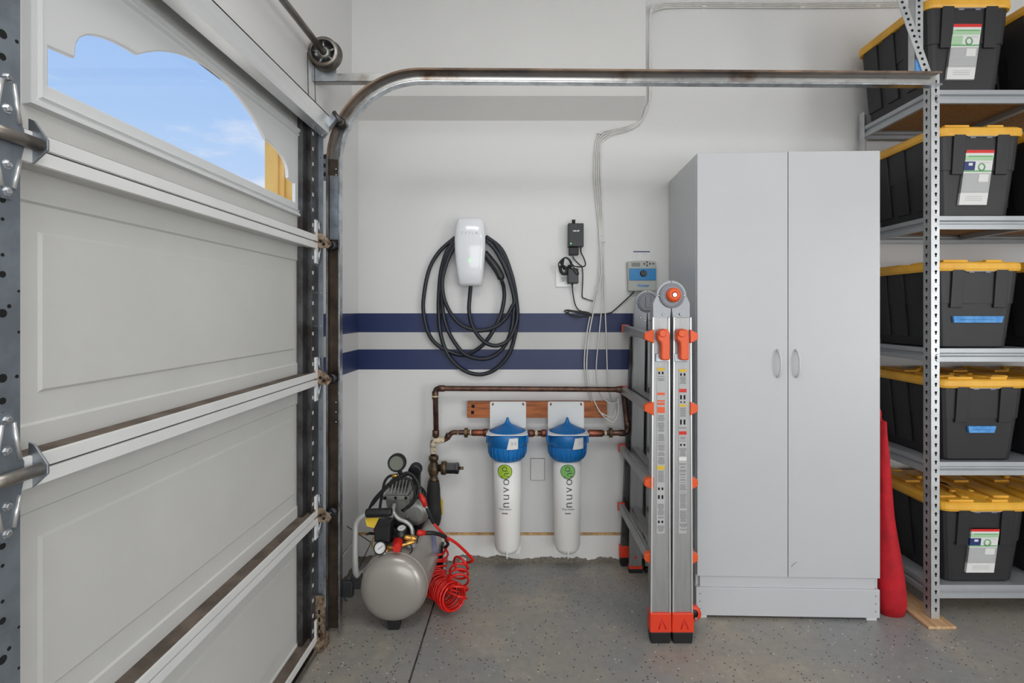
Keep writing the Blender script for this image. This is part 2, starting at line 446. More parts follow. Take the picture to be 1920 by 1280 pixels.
def plate(outer, holes, thick, bevel=0.0):
    """flat plate with holes as a mesh in the XY plane, centred on z = 0"""
    c = bpy.data.curves.new('t', 'CURVE'); c.dimensions = '2D'; c.fill_mode = 'BOTH'
    c.extrude = thick / 2 - bevel; c.bevel_depth = bevel; c.bevel_resolution = 1
    for poly in [outer] + holes:
        s = c.splines.new('POLY'); s.points.add(len(poly) - 1); s.use_cyclic_u = True
        for p, q in zip(s.points, poly): p.co = (q[0], q[1], 0, 1)
    o = bpy.data.objects.new('t', c); me = bpy.data.meshes.new_from_object(o)
    bpy.data.objects.remove(o); bpy.data.curves.remove(c)
    return me
def text_mesh(s, size, thick=0.0004, width=1.0, bold=0.0):
    c = bpy.data.curves.new('t', 'FONT'); c.body = s; c.size = size; c.extrude = thick; c.align_x = 'CENTER'; c.align_y = 'CENTER'
    c.space_character = width; c.offset = bold; c.resolution_u = 3
    o = bpy.data.objects.new('t', c); me = bpy.data.meshes.new_from_object(o)
    bpy.data.objects.remove(o); bpy.data.curves.remove(c)
    return me
FACE = Matrix(((1, 0, 0, 0), (0, 0, -1, 0), (0, 1, 0, 0), (0, 0, 0, 1)))       # XY plane -> faces the viewer (-y)
WALLX = Matrix(((0, 0, 1, 0), (1, 0, 0, 0), (0, 1, 0, 0), (0, 0, 0, 1)))       # XY plane -> YZ plane, thickness along x
def T(x, y, z): return Matrix.Translation((x, y, z))

WY = 2.64        # back wall
WX = -0.87       # left wall
CZ = 3.10
# ================================================================ setting
sl = MB(); sl.box(-0.406, 4.6, -4.6, WY + .15, -0.12, 0); struct('floor', sl, 'floor')
sl = MB(); sl.box(-0.95, -0.414, -4.6, WY + .15, -0.12, 0); struct('floor', sl, 'floor')
sl = MB(); sl.box(-0.416, -0.404, -4.6, WY + .1, -0.12, -0.006); struct('trim_1', sl, 'joint', label='dark narrow control joint cut in the floor')
mb = MB(); mb.box(WX - .15, 4.6, WY, WY + .15, 0.158, CZ); struct('wall_back', mb, 'wall')
mb = MB(); mb.box(WX - .15, 4.6, WY + 0.003, WY + .15, 0.142, 0.158); struct('trim_2', mb, 'raw', label='bare tan gap between drywall and curb')
mb = MB(); mb.box(WX - .15, 4.6, WY - 0.004, WY + .15, -0.02, 0.142); struct('baseboard_back', mb, 'curb')
# boxed out duct chase above the charger
ch = MB(); ch.prism([(WY + .01, 2.293), (WY - 0.10, 2.388), (WY - 0.10, CZ), (WY + .01, CZ)], WX - .01, 0.603, 'x'); struct('wall_chase', ch, 'paint')
mb = MB(); mb.box(WX - .03, WX, 1.975, WY, 0.155, CZ); struct('wall_left', mb, 'wall')
mb = MB(); mb.box(WX - .03, WX, -2.95, 1.975, 2.10, CZ); struct('wall_left', mb, 'wall')
mb = MB(); mb.box(WX - .03, WX, -4.6, -2.95, 0, CZ); struct('wall_left', mb, 'wall')
mb = MB(); mb.box(WX - .03, WX + 0.004, 1.975, WY, -0.02, 0.142); struct('baseboard_left', mb, 'curb')
mb = MB(); mb.box(WX - .03, WX - 0.012, 1.975, WY, 0.142, 0.156); struct('trim_3', mb, 'raw')
mb = MB(); mb.box(4.5, 4.6, -4.6, WY, 0, CZ); struct('wall_right', mb, 'paint')
mb = MB(); mb.box(-1.02, 4.6, -4.7, -4.6, 0, CZ); struct('wall_front', mb, 'paint')
mb = MB(); mb.box(-1.02, 4.6, -4.7, WY + .15, CZ, CZ + .1); struct('ceiling', mb, 'ceil')
mb = MB(); mb.box(-30, -0.95, -20, 30, -0.2, -0.03); struct('ground', mb, 'ground')
pl = MB(); pl.box(-1.040, -0.900, 2.020, 2.60, -0.05, 3.4, bev=.003)
po = struct('wall_pilaster', pl, 'stucco')
pl = MB(); pl.box(-0.992, -0.982, 2.012, 2.021, -0.05, 3.4, bev=.002); pl.build('trim_bead', 'stucco', po)
pl = MB(); pl.box(-0.965, -0.957, 2.012, 2.021, -0.05, 3.4, bev=.002); pl.build('trim_bead', 'stucco', po)

# ================================================================ garage door
DX, DR = -0.85, -0.807      # skin plane, rail plane
Y0D, Y1D = -2.90, 1.985
door = bpy.data.objects.new('door_1', None); COL.objects.link(door); door.location = (DX, -0.45, 0)
BASE['door_1'] = Vector((DX, -0.45, 0))
tag(door, 'white sectional garage door with raised panels and an arched window', None, None, 'structure')
JZ = [0.0, 0.514, 1.0476, 1.5775, 2.100]
STILE = [(0.728, 0.8085), (-0.42, -0.34), (-1.57, -1.49)]
def nested(mb, rects, mi=0):
    """rects = [(y0,y1,z0,z1,x)] from outside in; closes the last"""
    for a, b in zip(rects, rects[1:]):
        A = [(a[4], a[0], a[2]), (a[4], a[1], a[2]), (a[4], a[1], a[3]), (a[4], a[0], a[3])]
        B = [(b[4], b[0], b[2]), (b[4], b[1], b[2]), (b[4], b[1], b[3]), (b[4], b[0], b[3])]
        bm = bmesh.new(); va = [bm.verts.new(p) for p in A]; vb = [bm.verts.new(p) for p in B]
        for i in range(4):
            j = (i + 1) % 4
            bm.faces.new((va[i], va[j], vb[j], vb[i]))
        mb._add(bm, mi)
    b = rects[-1]
def quad(mb, pts, mi=0):
    bm = bmesh.new(); bm.faces.new([bm.verts.new(p) for p in pts]); mb._add(bm, mi)
# panel bays between stiles
BAYS = [(0.8085, 1.93), (-0.34, 0.728), (-1.49, -0.42), (-2.64, -1.57)]
for i in range(4):
    z0, z1 = JZ[i], JZ[i + 1]
    s = MB()
    g = 0.0012
    zb, zt = z0 + (0.03 if i == 0 else 0.027), z1 - 0.027
    s.box(DX - 0.012, DR, Y0D, Y1D, z0 + (0.028 if i == 0 else g), zb + (0.03 if i == 0 else 0), bev=0.002, seg=1)
    if i < 3: s.box(DX - 0.012, DR, Y0D, Y1D, zt, z1 - g, bev=0.002, seg=1)
    else: s.box(DX - 0.012, DR, Y0D, Y1D, zt, z1, bev=0.002, seg=1)
    zb2 = zb + (0.03 if i == 0 else 0)
    # dusty top of the lower rail
    s.box(DX - 0.001, DR - 0.002, Y0D + .002, Y1D - .002, zb2, zb2 + 0.0006, mi=2)
    if i < 3:
        # flat skin with raised outlines
        ys = sorted([Y0D] + [v for b in BAYS for v in b] + [Y1D])
        cuts = []
        for (a, b) in BAYS:
            oy0, oy1 = a + 0.012, b - 0.004
            if a > 0.7: oy0, oy1 = 0.835, 1.925
            cuts.append((oy0, oy1))
        cuts.sort()
        oz0, oz1 = z0 + 0.066, z0 + 0.452
        prev = Y0D
        for (a, b) in cuts:
            s.box(DX - 0.012, DX, prev, a, zb, zt)
            s.box(DX - 0.012, DX, a, b, zb, oz0); s.box(DX - 0.012, DX, a, b, oz1, zt)
            nested(s, [(a, b, oz0, oz1, DX), (a + .004, b - .004, oz0 + .004, oz1 - .004, DX - .005),
                       (a + .053, b - .055, oz0 + .054, oz1 - .050, DX - .005), (a + .058, b - .060, oz0 + .059, oz1 - .055, DX - .001)])
            q = (a + .058, b - .060, oz0 + .059, oz1 - .055)
            s.box(DX - 0.012, DX - .001, q[0], q[1], q[2], q[3])
            prev = b
        s.box(DX - 0.012, DX, prev, Y1D, zb, zt)
    else:
        # glazed section: skin only around the windows
        prev = Y0D
        for (a, b) in sorted(BAYS):
            if a > 0.7: a, b = 0.855, 1.935
            else: a, b = a + 0.02, b - 0.0
            s.box(DX - 0.012, DX, prev, a, zb, zt)
            s.box(DX - 0.012, DX, a, b, zb, 1.665); s.box(DX - 0.012, DX, a, b, 1.985, zt)
            prev = b
        s.box(DX - 0.012, DX, prev, Y1D, zb, zt)
    o = s.build('door_section', ['door', 'door_in', 'dirty'], door)
    # glossy rail fronts
    r_ = MB()
    if i > 0: r_.box(DR - 0.001, DR + 0.0012, Y0D, Y1D - .004, z0 + 0.0025, zb - 0.0015, bev=0.0006, seg=1)
    if i == 0: r_.box(DR - 0.001, DR + 0.0012, Y0D, Y1D - .004, 0.032, 0.058, bev=0.0006, seg=1)
    r_.box(DR - 0.001, DR + 0.0012, Y0D, Y1D - .004, zt + 0.0015, z1 - 0.0025, bev=0.0006, seg=1)
    r_.build('rail', 'door_in', door)
sweep = MB(); sweep.box(DX - .01, DR - .004, Y0D, Y1D, 0.002, 0.03, bev=0.004); sweep.build('bottom_seal', 'trackin', door)
sw2 = MB(); sw2.tube([(DR + .006, Y0D, 0.012), (DR + .006, Y1D + .01, 0.012)], 0.009, n=10); sw2.build('seal_retainer', 'bright', door)
# windows of the top section
def arch(half, zl, zh, zs, zp):
    """outline of the glass, (y, z), centred on 0"""
    P = [(-half, zl), (half, zl), (half, zs)]
    r = half * 0.89; q = half * 0.562
    P.append((r, zs + 0.006))
    for k in range(1, 9):
        a = R(90 * k / 8); P.append((q + (r - q) * math.cos(a), zs + 0.006 + (zh - zs - 0.006) * math.sin(a) ** 0.72))
    for k in range(1, 24):
        a = R(180 * k / 24); 
        sg = zp - zh; Ra = (q * q + sg * sg) / (2 * sg); dy = q * math.cos(a)
        P.append((dy, zh + math.sqrt(Ra * Ra - dy * dy) - (Ra - sg)))
    for k in range(8, 0, -1):
        a = R(90 * k / 8); P.append((-q - (r - q) * math.cos(a), zs + 0.006 + (zh - zs - 0.006) * math.sin(a) ** 0.72))
    P.append((-r, zs + 0.006)); P.append((-half, zs))
    return P
WINS = [(0.855, 1.935, 1.382, 0.485)] + [(a + .02, b, (a + .02 + b) / 2, (b - a - .02) / 2 - .055) for a, b in BAYS[1:]]
for (a, b, c, half) in WINS:
    f = MB()
    z0, z1 = 1.660, 1.990
    nested(f, [(a, b, z0, z1, DX), (a + .004, b - .004, z0 + .004, z1 - .004, DX + .012), (a + .012, b - .012, z0 + .012, z1 - .012, DX + .012),
               (a + .016, b - .016, z0 + .016, z1 - .016, DX + .006), (a + .022, b - .022, z0 + .018, z1 - .020, DX + .006),
               (a + .026, b - .024, z0 + .022, z1 - .024, DX + .011), (a + .032, b - .028, z0 + .028, z1 - .030, DX + .002)])
    out_ = [(a + .030, z0 + .026), (b - .026, z0 + .026), (b - .026, z1 - .028), (a + .030, z1 - .028)]
    gl = [(c + p[0], p[1]) for p in arch(half, 1.707, 1.8745, 1.783, 1.966)]
    me = plate(out_, [gl], 0.012, 0.0035)
    f.mesh(me, T(DX - 0.003, 0, 0) @ WALLX)
    fr = f.build('window_frame', 'winframe', door)
    g_ = MB(); g_.box(DX - 0.010, DX - 0.007, a + .028, b - .024, z0 + .024, z1 - .026)
    tag(g_.build('window_pane', 'glass', fr), 'clear glass pane')
# reinforcing strut
st = MB()
st.prism([(DR, 2.0), (-0.768, 2.0), (-0.768, 2.004), (DR, 2.004)], Y0D, Y1D - .01, 'y')
st.prism([(-0.765, 2.0), (-0.768, 2.0), (-0.768, 2.018), (-0.774, 2.026), (-0.774, 2.046), (-0.768, 2.054), (-0.768, 2.072), (-0.765, 2.072)], Y0D, Y1D - .01, 'y')
st.prism([(DR, 2.068), (-0.765, 2.068), (-0.765, 2.072), (DR, 2.072)], Y0D, Y1D - .01, 'y')
st.build('reinforcing_strut', 'strut', door)
# stiles, each with the holes punched in it
def stile(y0, y1, mats, holes=True, x=DR):
    for i in range(4):
        s = MB(); z0, z1 = JZ[i] + 0.004 + (0.03 if i == 0 else 0), JZ[i + 1] - 0.004
        s.box(DX + .001, x + 0.0018, y0, y1, z0, z1, bev=0.0008, seg=1)
        c = (y0 + y1) / 2 + .012
        if holes:
            for (dy, dz, r) in ((0.0, .315, .0052), (0, .255, .0068), (-.010, .267, .0032), (.010, .266, .0032), (0, .155, .0070), (.022, .155, .003), (0, .12, .0055), (0.0, .10, .0028), (0, .07, .0028), (.025, .29, .0022), (.025, .225, .0022),
                                (0, .345, .0028), (0, .40, .0028), (0, .43, .005), (0, .47, .006)):
                s.cyl((x + .0015, c + dy, z0 + dz), (x + .0022, c + dy, z0 + dz), r, n=12, mi=1)
        s.build('stile', mats, door)
for (a, b) in STILE: stile(a, b, ['galvflat', 'hole'])
def end_stile(i):
    s = MB(); z0, z1 = JZ[i] + 0.004 + (0.03 if i == 0 else 0), JZ[i + 1] - 0.004
    s.box(DX + .001, DX + .020, 1.888, 1.935, z0, z1)
    s.box(DX + .001, DR - .006, 1.934, Y1D - .002, z0, z1)
    s.box(DR - .006, DR - .003, 1.888 + .03, Y1D - .002, z0, z1)
    z = z0 + 0.05
    while z < z1 - 0.04:
        s.box(DR - .0032, DR - .0024, 1.926, 1.938, z, z + 0.013, mi=1, bev=.0002, seg=1)  # pale blocks: bright reflections at the stile slots, painted as colour
        z += 0.058
    s.build('end_stile', ['galvdark', 'cabedge'], door)
    e = MB(); e.box(-0.812, -0.7935, 1.988, 1.992, z0, z1, bev=0.0008, seg=1); e.box(-0.813, -0.811, 1.955, 1.992, z0, z1)
    for zz in (z0 + .07, z0 + .2, z0 + .33, z0 + .44): e.cyl((-0.802, 1.987, zz), (-0.802, 1.9885, zz), .0035, n=10, mi=1)
    e.build('end_cap', ['galvflat', 'bright'], door)
    for zc in ((z0 + 0.045, z1 - 0.045) if i else (z0 + 0.05, z1 - 0.045)):
        p = MB(); p.box(DR - .004, DR + .0015, 1.945, 1.972, zc - .035, zc + .035, bev=.001, seg=1); p.build('hinge_leaf', 'door_in', door)
for i in range(4): end_stile(i)
def bolt(mb, p, r=0.006, mi=0, ax='x'):
    d = Vector((1, 0, 0)) if ax == 'x' else Vector((0, -1, 0))
    p = Vector(p); mb.lathe(p, p + d * 0.006, [(0, r * 1.5), (0.25, r * 1.5), (0.26, r), (0.85, r), (1, r * .7)], 6, mi, smooth=False)
# the big hinges on the stiles
def hinge(yc, zj):
    h = MB(); X = DR + 0.0018
    out_ = [(-.027, -.006), (-.027, .022), (-.022, .032), (-.013, .095), (-.006, .106), (.010, .106), (.017, .095), (.024, .032), (.029, .022), (.029, -.006),
            (.024, -.026), (.016, -.082), (.010, -.094), (-.006, -.094), (-.012, -.082), (-.022, -.026)]
    h.prism([(yc + a, zj + b) for a, b in out_], X, X + .003, 'x')
    for s_ in (-1, 1):
        for zs, zl in ((1, .088), (-1, .076)):
            h.tube([(X + .004, yc + .002 + s_ * .019, zj + zs * .028), (X + .004, yc + .002 + s_ * .009, zj + zs * zl)], .0032, n=8, mi=1)
    ob = h.build('hinge', ['galvflat', 'aluedge'], door)
    t = MB(); t.cyl((DR + .013, yc - .042, zj + .004), (DR + .013, yc + .048, zj + .004), .0105, n=18)
    t.cyl((DR + .013, yc - .043, zj + .004), (DR + .013, yc - .0415, zj + .004), .006, n=14, mi=1)
    t.build('roller_tube', ['shaft', 'hole'], ob)
    fl = MB(); fl.prism([(DR - .006, zj + .048), (DR + .004, zj + .044), (DR + .026, zj + .012), (DR + .026, zj - .004), (DR + .002, zj - .026), (DR - .006, zj - .028)], yc + .046, yc + .050, 'y', bev=.001)
    fl.prism([(DR - .006, zj + .048), (DR + .004, zj + .044), (DR + .026, zj + .012), (DR + .026, zj - .004), (DR + .002, zj - .026), (DR - .006, zj - .028)], yc - .040, yc - .036, 'y', bev=.001)
    fl.build('flange', 'galv', ob)
    for zz in (.094, .046, -.040, -.082):
        b = MB(); bolt(b, (X + .002, yc + .002, zj + zz), .0055); b.build('bolt', 'bright', ob)
for (a, b) in STILE:
    for zj in JZ[1:4]: hinge((a + b) / 2 + .014, zj)
# end hinges that carry the rollers
for zj in JZ[1:4]:
    h = MB()
    h.prism([(-0.811, zj - .022), (-0.765, zj - .024), (-0.752, zj - .006), (-0.765, zj + .012), (-0.792, zj + .034), (-0.811, zj + .036)], 1.966, 1.970, 'y', bev=.001)
    h.box(-0.812, -0.806, 1.94, 1.97, zj - .03, zj + .036)
    h.cyl((-0.795, 1.9655, zj + .004), (-0.795, 1.9645, zj + .004), .006, n=12, mi=1)
    h.cyl((-0.782, 1.9655, zj - .008), (-0.782, 1.9645, zj - .008), .006, n=12, mi=1)
    h.tube([(-0.808, 1.975, zj + .03), (-0.803, 1.965, zj + .055), (-0.800, 1.965, zj + .085)], .003, n=8, mi=2)
    h.tube([(-0.795, 1.972, zj + .03), (-0.799, 1.965, zj + .055), (-0.800, 1.965, zj + .085)], .003, n=8, mi=2)
    h.tube([(-0.808, 1.975, zj - .02), (-0.803, 1.965, zj - .05), (-0.800, 1.965, zj - .075)], .003, n=8, mi=2)
    h.tube([(-0.795, 1.972, zj - .02), (-0.799, 1.965, zj - .05), (-0.800, 1.965, zj - .075)], .003, n=8, mi=2)
    ob = h.build('roller_hinge', ['rust', 'hole', 'galv'], door); tag(ob, 'rusty end hinge holding a roller')
    r_ = MB(); r_.cyl((-0.80, 1.98, zj - .004), (-0.768, 2.02, zj - .006), .0055, n=12); r_.lathe((-0.772, 2.012, zj - .006), (-0.772, 2.034, zj - .006), [(0, .012), (.15, .020), (.85, .020), (1, .012)], 20, mi=1)
    r_.build('roller', ['bright', 'blackgloss'], ob)
# top bracket and bottom bracket
h = MB(); h.hexa([(-0.815, 1.975, 2.005), (-0.795, 1.975, 1.990), (-0.795, 2.004, 1.990), (-0.815, 2.004, 2.005), (-0.752, 1.975, 2.085), (-0.732, 1.975, 2.070), (-0.732, 2.004, 2.070), (-0.752, 2.004, 2.085)], bev=.0015)
h.cyl((-0.803, 1.974, 2.006), (-0.803, 1.970, 2.006), .006, n=10, mi=1)
tb = h.build('top_bracket', ['galv', 'bright'], door)
r_ = MB(); r_.tube([(-0.745, 1.972, 2.085), (-0.722, 1.972, 2.050)], .008, n=10); r_.lathe((-0.738, 2.012, 2.063), (-0.738, 2.034, 2.063), [(0, .012), (.15, .020), (.85, .020), (1, .012)], 18); r_.cyl((-0.738, 1.972, 2.068), (-0.738, 2.02, 2.066), .005, n=10)
r_.build('roller', 'galvdark', tb)
h = MB(); h.box(-0.812, -0.776, 1.958, 1.962, 0.02, .21, bev=.001); h.hexa([(-0.812, 1.94, .0), (-0.778, 1.94, 0.0), (-0.772, 2.0, 0.0), (-0.80, 2.0, 0.0), (-0.812, 1.94, .03), (-0.778, 1.94, .028), (-0.772, 2.0, .05), (-0.80, 2.0, .05)], bev=.002)
for z in (.05, .08, .11, .14): h.box(-0.800, -0.792, 1.9565, 1.9575, z, z + .016, mi=1)
tag(h.build('bottom_bracket', ['rust', 'hole'], door), 'rusty bottom corner bracket')

# ================================================================ track of the door
TY0, TY1 = 2.026, 2.062
tr = thing('door_track', 'rust-streaked steel track bending from the left wall to overhead run', 'track', (-0.77, 2.05, 0))
def track_path():
    P = [((-0.771), 0.025)]
    P = []
    cx, cz, Rm = -0.417, 1.903, 0.3535
    z = 0.022
    while z < cz - .001:
        P.append(((-0.7705, z), (1, 0))); z += 0.094
    for k in range(0, 25):
        a = R(180 - 90 * k / 24); P.append(((cx + Rm * math.cos(a), cz + Rm * math.sin(a)), (-math.cos(a), -math.sin(a))))
    # the overhead run
    n = 20
    for k in range(1, n + 1):
        x = cx + (1.668 - cx) * k / n; P.append(((x, cz + Rm - 0.014 * k / n), (0, -1)))
    return P
TP = track_path()
def tpt(p, inn, off, y): return (p[0] + inn[0] * off, y, p[1] + inn[1] * off)
def sweep_track(profile, i0, i1, mi=0):
    """profile = closed list (offset towards the inside of the bend, y)"""
    return [[tpt(p, inn, o_, y_) for (o_, y_) in profile] for (p, inn) in TP[i0:i1]]
nv = len([1 for p in TP if p[0][1] < 1.902])
H = 0.0268
prof_back = [(-H + .002, TY1 - .002), (-H + .002, TY1), (H - .002, TY1), (H - .002, TY1 - .002)]
for nm, i0, i1, ms in (('vertical_run', 0, nv + 2, ['trackin', 'bright', 'galvdark']), ('curved_and_overhead_run', nv + 1, len(TP), ['track', 'bright', 'tracktop'])):
    t = MB()
    t.loft(sweep_track(prof_back, i0, i1), 0, smooth=False)
    t.loft(sweep_track([(-H, TY0 + .004), (-H, TY1), (-H + .0022, TY1), (-H + .0022, TY0 + .004)], i0, i1), 2)
    t.loft(sweep_track([(-H, TY0), (-H, TY0 + .006), (-H + .007, TY0 + .004), (-H + .007, TY0 + .0015)], i0, i1), 2)
    t.loft(sweep_track([(H, TY0), (H, TY1), (H - .0022, TY1), (H - .0022, TY0)], i0, i1), 1)
    t.loft(sweep_track([(H + .002, TY0), (H + .002, TY0 + .004), (H - .006, TY0 + .005), (H - .006, TY0 + .0015)], i0, i1), 1)
    if i0:
        for k in (8, 14): 
            p, inn = TP[nv + k]; t.cyl(tpt(p, inn, -.004, TY1 - .0035), tpt(p, inn, -.004, TY1 - .002), .003, n=8, mi=0)
    t.build(nm, ms, tr)
# upper part of the vertical run is bluish and clean
t = MB(); t.box(-0.7705 - H + .004, -0.7705 + H - .004, TY1 - .006, TY1 - .003, 1.60, 1.86); t.build('clean_steel_insert', 'galv', tr)
for z in (1.66, 1.885, 1.862, 0.86, 0.90, 0.94):
    b = MB(); b.lathe((-0.768, TY1 - .006, z), (-0.768, TY1 - .010, z), [(0, .005), (.6, .005), (1, .002)], 10); b.build('bolt', 'bright', tr)
for z in (1.93, 1.895, 1.86):
    b = MB(); b.box(-0.832, -0.797, 2.03, 2.036, z - .008, z + .006); b.build('track_bracket', 'galvdark', tr)
b = MB(); b.box(-0.868, -0.866 + .004, 2.02, 2.09, 0.02, 1.99); b.box(-0.868, -0.800, 2.064, 2.067, 0.30, 0.36); b.box(-0.868, -0.800, 2.064, 2.067, 1.84, 1.95); b.build('wall_angle', 'door_in', tr)
# header angle bar behind the bend
b = MB(); b.box(-0.866, -0.40, 2.068, 2.072, 2.246, 2.280, bev=.0008, seg=1); b.box(-0.866, -0.40, 2.068, 2.10, 2.246, 2.249)
for x in (-0.862, -0.846, -0.832, -0.82, -0.812, -0.765): b.cyl((x + .02, 2.068, 2.262), (x + .02, 2.0668, 2.262), .0045, n=10, mi=1)
b.build('header_angle', ['track', 'bright'], tr)
b = MB()
b.prism([(-0.868, 2.246), (-0.77, 2.246), (-0.77, 2.30), (-0.80, 2.325), (-0.868, 2.325)], 2.062, 2.066, 'y'); b.build('drum_bracket', 'galv', tr)
# hanging angles at the far end of the track
def punched(mb, p0, p1, wdt, n_holes, y, mi=0, hm=1):
    p0, p1 = Vector(p0), Vector(p1); d = (p1 - p0); L = d.length; u = d.normalized(); v = Vector((-u.z, 0, u.x))
    c = [p0 - v * wdt / 2, p0 + v * wdt / 2, p1 + v * wdt / 2, p1 - v * wdt / 2]
    mb.hexa([c[0], c[1], c[1] + Vector((0, .003, 0)), c[0] + Vector((0, .003, 0)), c[3], c[2], c[2] + Vector((0, .003, 0)), c[3] + Vector((0, .003, 0))], mi)
    for k in range(n_holes):
        q = p0 + u * (L * (k + .5) / n_holes)
        mb.cyl((q.x, q.y - .0006, q.z), (q.x, q.y + .0002, q.z), wdt * .17, n=10, mi=hm)
hg = thing('track_hanger', 'punched steel hanger straps dropping to the track end by the shelves', 'bracket', (1.62, 2.07, 2.23))
h = MB(); punched(h, (1.620, 2.085, 2.25), (1.620, 2.085, CZ), .034, 34, 2.085); h.box(1.602, 1.605, 2.085, 2.12, 2.25, CZ); h.build('hanger_strap', ['rackpost', 'hole'], hg)
h = MB(); punched(h, (1.655, 2.076, 2.262), (1.36, 2.076, CZ - .003), .034, 36, 2.076); h.build('diagonal_strap', ['rackpost', 'hole'], hg)
h = MB(); h.cyl((1.648, 2.064, 2.27), (1.648, 2.076, 2.27), .006, n=8); h.build('bolt', 'bright', hg)
h = MB(); h.box(1.603, 1.637, 2.081, 2.0845, 2.28, 2.34); h.build('tape', 'tape', hg); 

# torsion shaft with its cable drum
ts = thing('torsion_shaft', 'steel torsion tube with cable drum above the garage door', 'shaft', (-0.808, 2.0, 2.347))
b = MB(); b.cyl((-0.808, -3.0, 2.347), (-0.808, 2.075, 2.347), .0127, n=20); b.build('tube', 'shaft', ts)
b = MB()
b.lathe((-0.808, 2.020, 2.347), (-0.808, 2.060, 2.347), [(0, .047), (0, .058), (.12, .060), (.2, .056), (.3, .058), (.4, .055), (.5, .058), (.6, .055), (.7, .058), (.8, .055), (.92, .066), (1, .066), (1, .02)], 36, cap=False)
b.lathe((-0.808, 2.020, 2.347), (-0.808, 2.052, 2.347), [(0, .047), (.9, .043), (.92, .02)], 36, cap=False, mi=1)
dr = b.build('cable_drum', ['shaft', 'galvdark'], ts)
b = MB(); b.lathe((-0.808, 2.025, 2.347), (-0.808, 2.055, 2.347), [(0, .014), (0, .022), (1, .024), (1, .014)], 20, cap=False); 
for a in (20, 95, 170, 245, 320):
    c_, s_ = math.cos(R(a)), math.sin(R(a)); b.tube([(-0.808 + .02 * c_, 2.035, 2.347 + .02 * s_), (-0.808 + .046 * c_, 2.035, 2.347 + .046 * s_)], .005, n=6)
b.cyl((-0.826, 2.0, 2.325), (-0.826, 2.02, 2.325), .007, n=6)
b.build('hub', 'alloy', dr)
b = MB(); b.tube([(-0.866 + .006, 2.0, 2.33), (-0.851, 1.99, 2.1), (-0.825, 1.99, 1.2), (-0.822, 1.99, .1)], .0018, n=6); b.tube([(-0.846, 2.03, 2.33), (-0.836, 2.02, 2.1), (-0.815, 2.0, 1.9)], .0015, n=6)
b.build('lift_cable', 'galvdark', ts)

# safety sensor on the track foot
ss = thing('safety_sensor', 'small black door sensor bracketed low beside the track', 'sensor', (-0.715, 2.05, .15))
b = MB(); b.box(-0.742, -0.700, 2.05, 2.075, .150, .215, bev=.004); b.box(-0.713, -0.668, 2.06, 2.09, .178, .232, bev=.004); b.cyl((-0.722, 2.046, .17), (-0.722, 2.052, .17), .012, n=14); b.build('housing', 'black', ss)
b = MB(); b.tube([(-0.742, 2.064, .16), (-0.735, 2.064, .135), (-0.725, 2.064, .13)], .0035, n=8); b.tube([(-0.70, 2.07, .215), (-0.69, 2.12, .25), (-0.70, 2.3, .26), (-0.863, 2.45, .27)], .002, n=6); b.build('wire', 'black', ss)

# ================================================================ wall charger
S37 = 2.56
cg = thing('wall_charger', 'glossy white car charger on the wall with a coiled charcoal cable', 'charger', (-0.278, WY, 1.65))
b = MB()
rings = []
cx = -0.279
prof = [  # z, half width, depth
    (1.4375, .045, .060), (1.441, .056, .070), (1.452, .0605, .086), (1.50, .0675, .098), (1.56, .0735, .108), (1.62, .077, .112), (1.67, .0775, .112), (1.72, .074, .106), (1.76, .068, .096), (1.776, .063, .086), (1.781, .055, .070)]
for z, hw, dp in prof:
    rg = []
    for k in range(-10, 11):
        t = k / 10; x = hw * t
        yy = dp * (1 - 0.16 * abs(t) ** 2.2) if abs(t) < .99 else dp * 0.72
        if abs(t) > .85 and abs(t) < .99: yy = dp * (1 - 0.16 * abs(t) ** 2.2) - .003
        rg.append((cx + x, WY - .018 - yy * 0.86, z))
    rg.append((cx + hw * .93, WY - .018, z)); rg.append((cx - hw * .93, WY - .018, z))
    rings.append(rg)
b.loft(rings, smooth=True); b.build('shell', 'white', cg)
b = MB(); b.box(cx - .055, cx + .055, WY - .022, WY, 1.47, 1.76, bev=.004); b.build('back_plate', 'whitep', cg)
b = MB(); b.mesh(text_mesh('T E S L A', .017, .0003, 1.25), T(cx, WY - .1117, 1.700) @ Matrix.Rotation(R(-7), 4, 'X') @ FACE); b.build('lettering', 'inkl', cg)
b = MB(); b.box(cx - .0014, cx + .0010, WY - .1150, WY - .112, 1.554, 1.570, bev=.0005, seg=1); tag(b.build('status_light', 'led', cg), 'lit green status light')
def cp(pts, y0, amp=0.0, sc=3.765, ox=760, oy=380):
    return [at(ox + p[0] / sc, oy + p[1] / sc, y0 - (p[2] if len(p) > 2 else 0)) for p in pts]
c_ = MB()
Y = 2.615
A = [(352, 245), (240, 345), (165, 480), (128, 680), (132, 800), (165, 925), (235, 1010), (360, 1068), (440, 1068, .01), (540, 1010, .02), (610, 920, .025), (670, 800, .02), (697, 680, .02), (695, 600, .03), (684, 560, .045)]
B = [(352, 262, .012), (290, 350, .014), (252, 480, .01), (238, 620, .005), (235, 780), (250, 930), (300, 1070), (380, 1160), (470, 1205), (560, 1208), (650, 1165), (730, 1070), (770, 950), (792, 800), (780, 650, .01), (748, 500, .015), (680, 330, .02), (568, 238, .02)]
C = [(352, 285, .02), (290, 390, .022), (258, 560, .02), (265, 760, .012), (300, 900, .01), (380, 1030, .01), (440, 1080, .015), (530, 1103, .02), (620, 1085, .02), (700, 1010, .02), (750, 890, .02), (765, 760, .02), (765, 640, .02), (720, 460, .02), (650, 310, .02), (568, 246, .012)]
D = [(352, 300, .03), (300, 400, .032), (262, 540, .03), (272, 670, .03), (320, 780, .03), (380, 850, .03), (450, 888, .03), (540, 902, .03), (640, 873, .03), (710, 810, .03), (752, 735, .03), (770, 690, .03), (740, 560, .03), (690, 430, .03), (620, 310, .03), (568, 255, .025)]
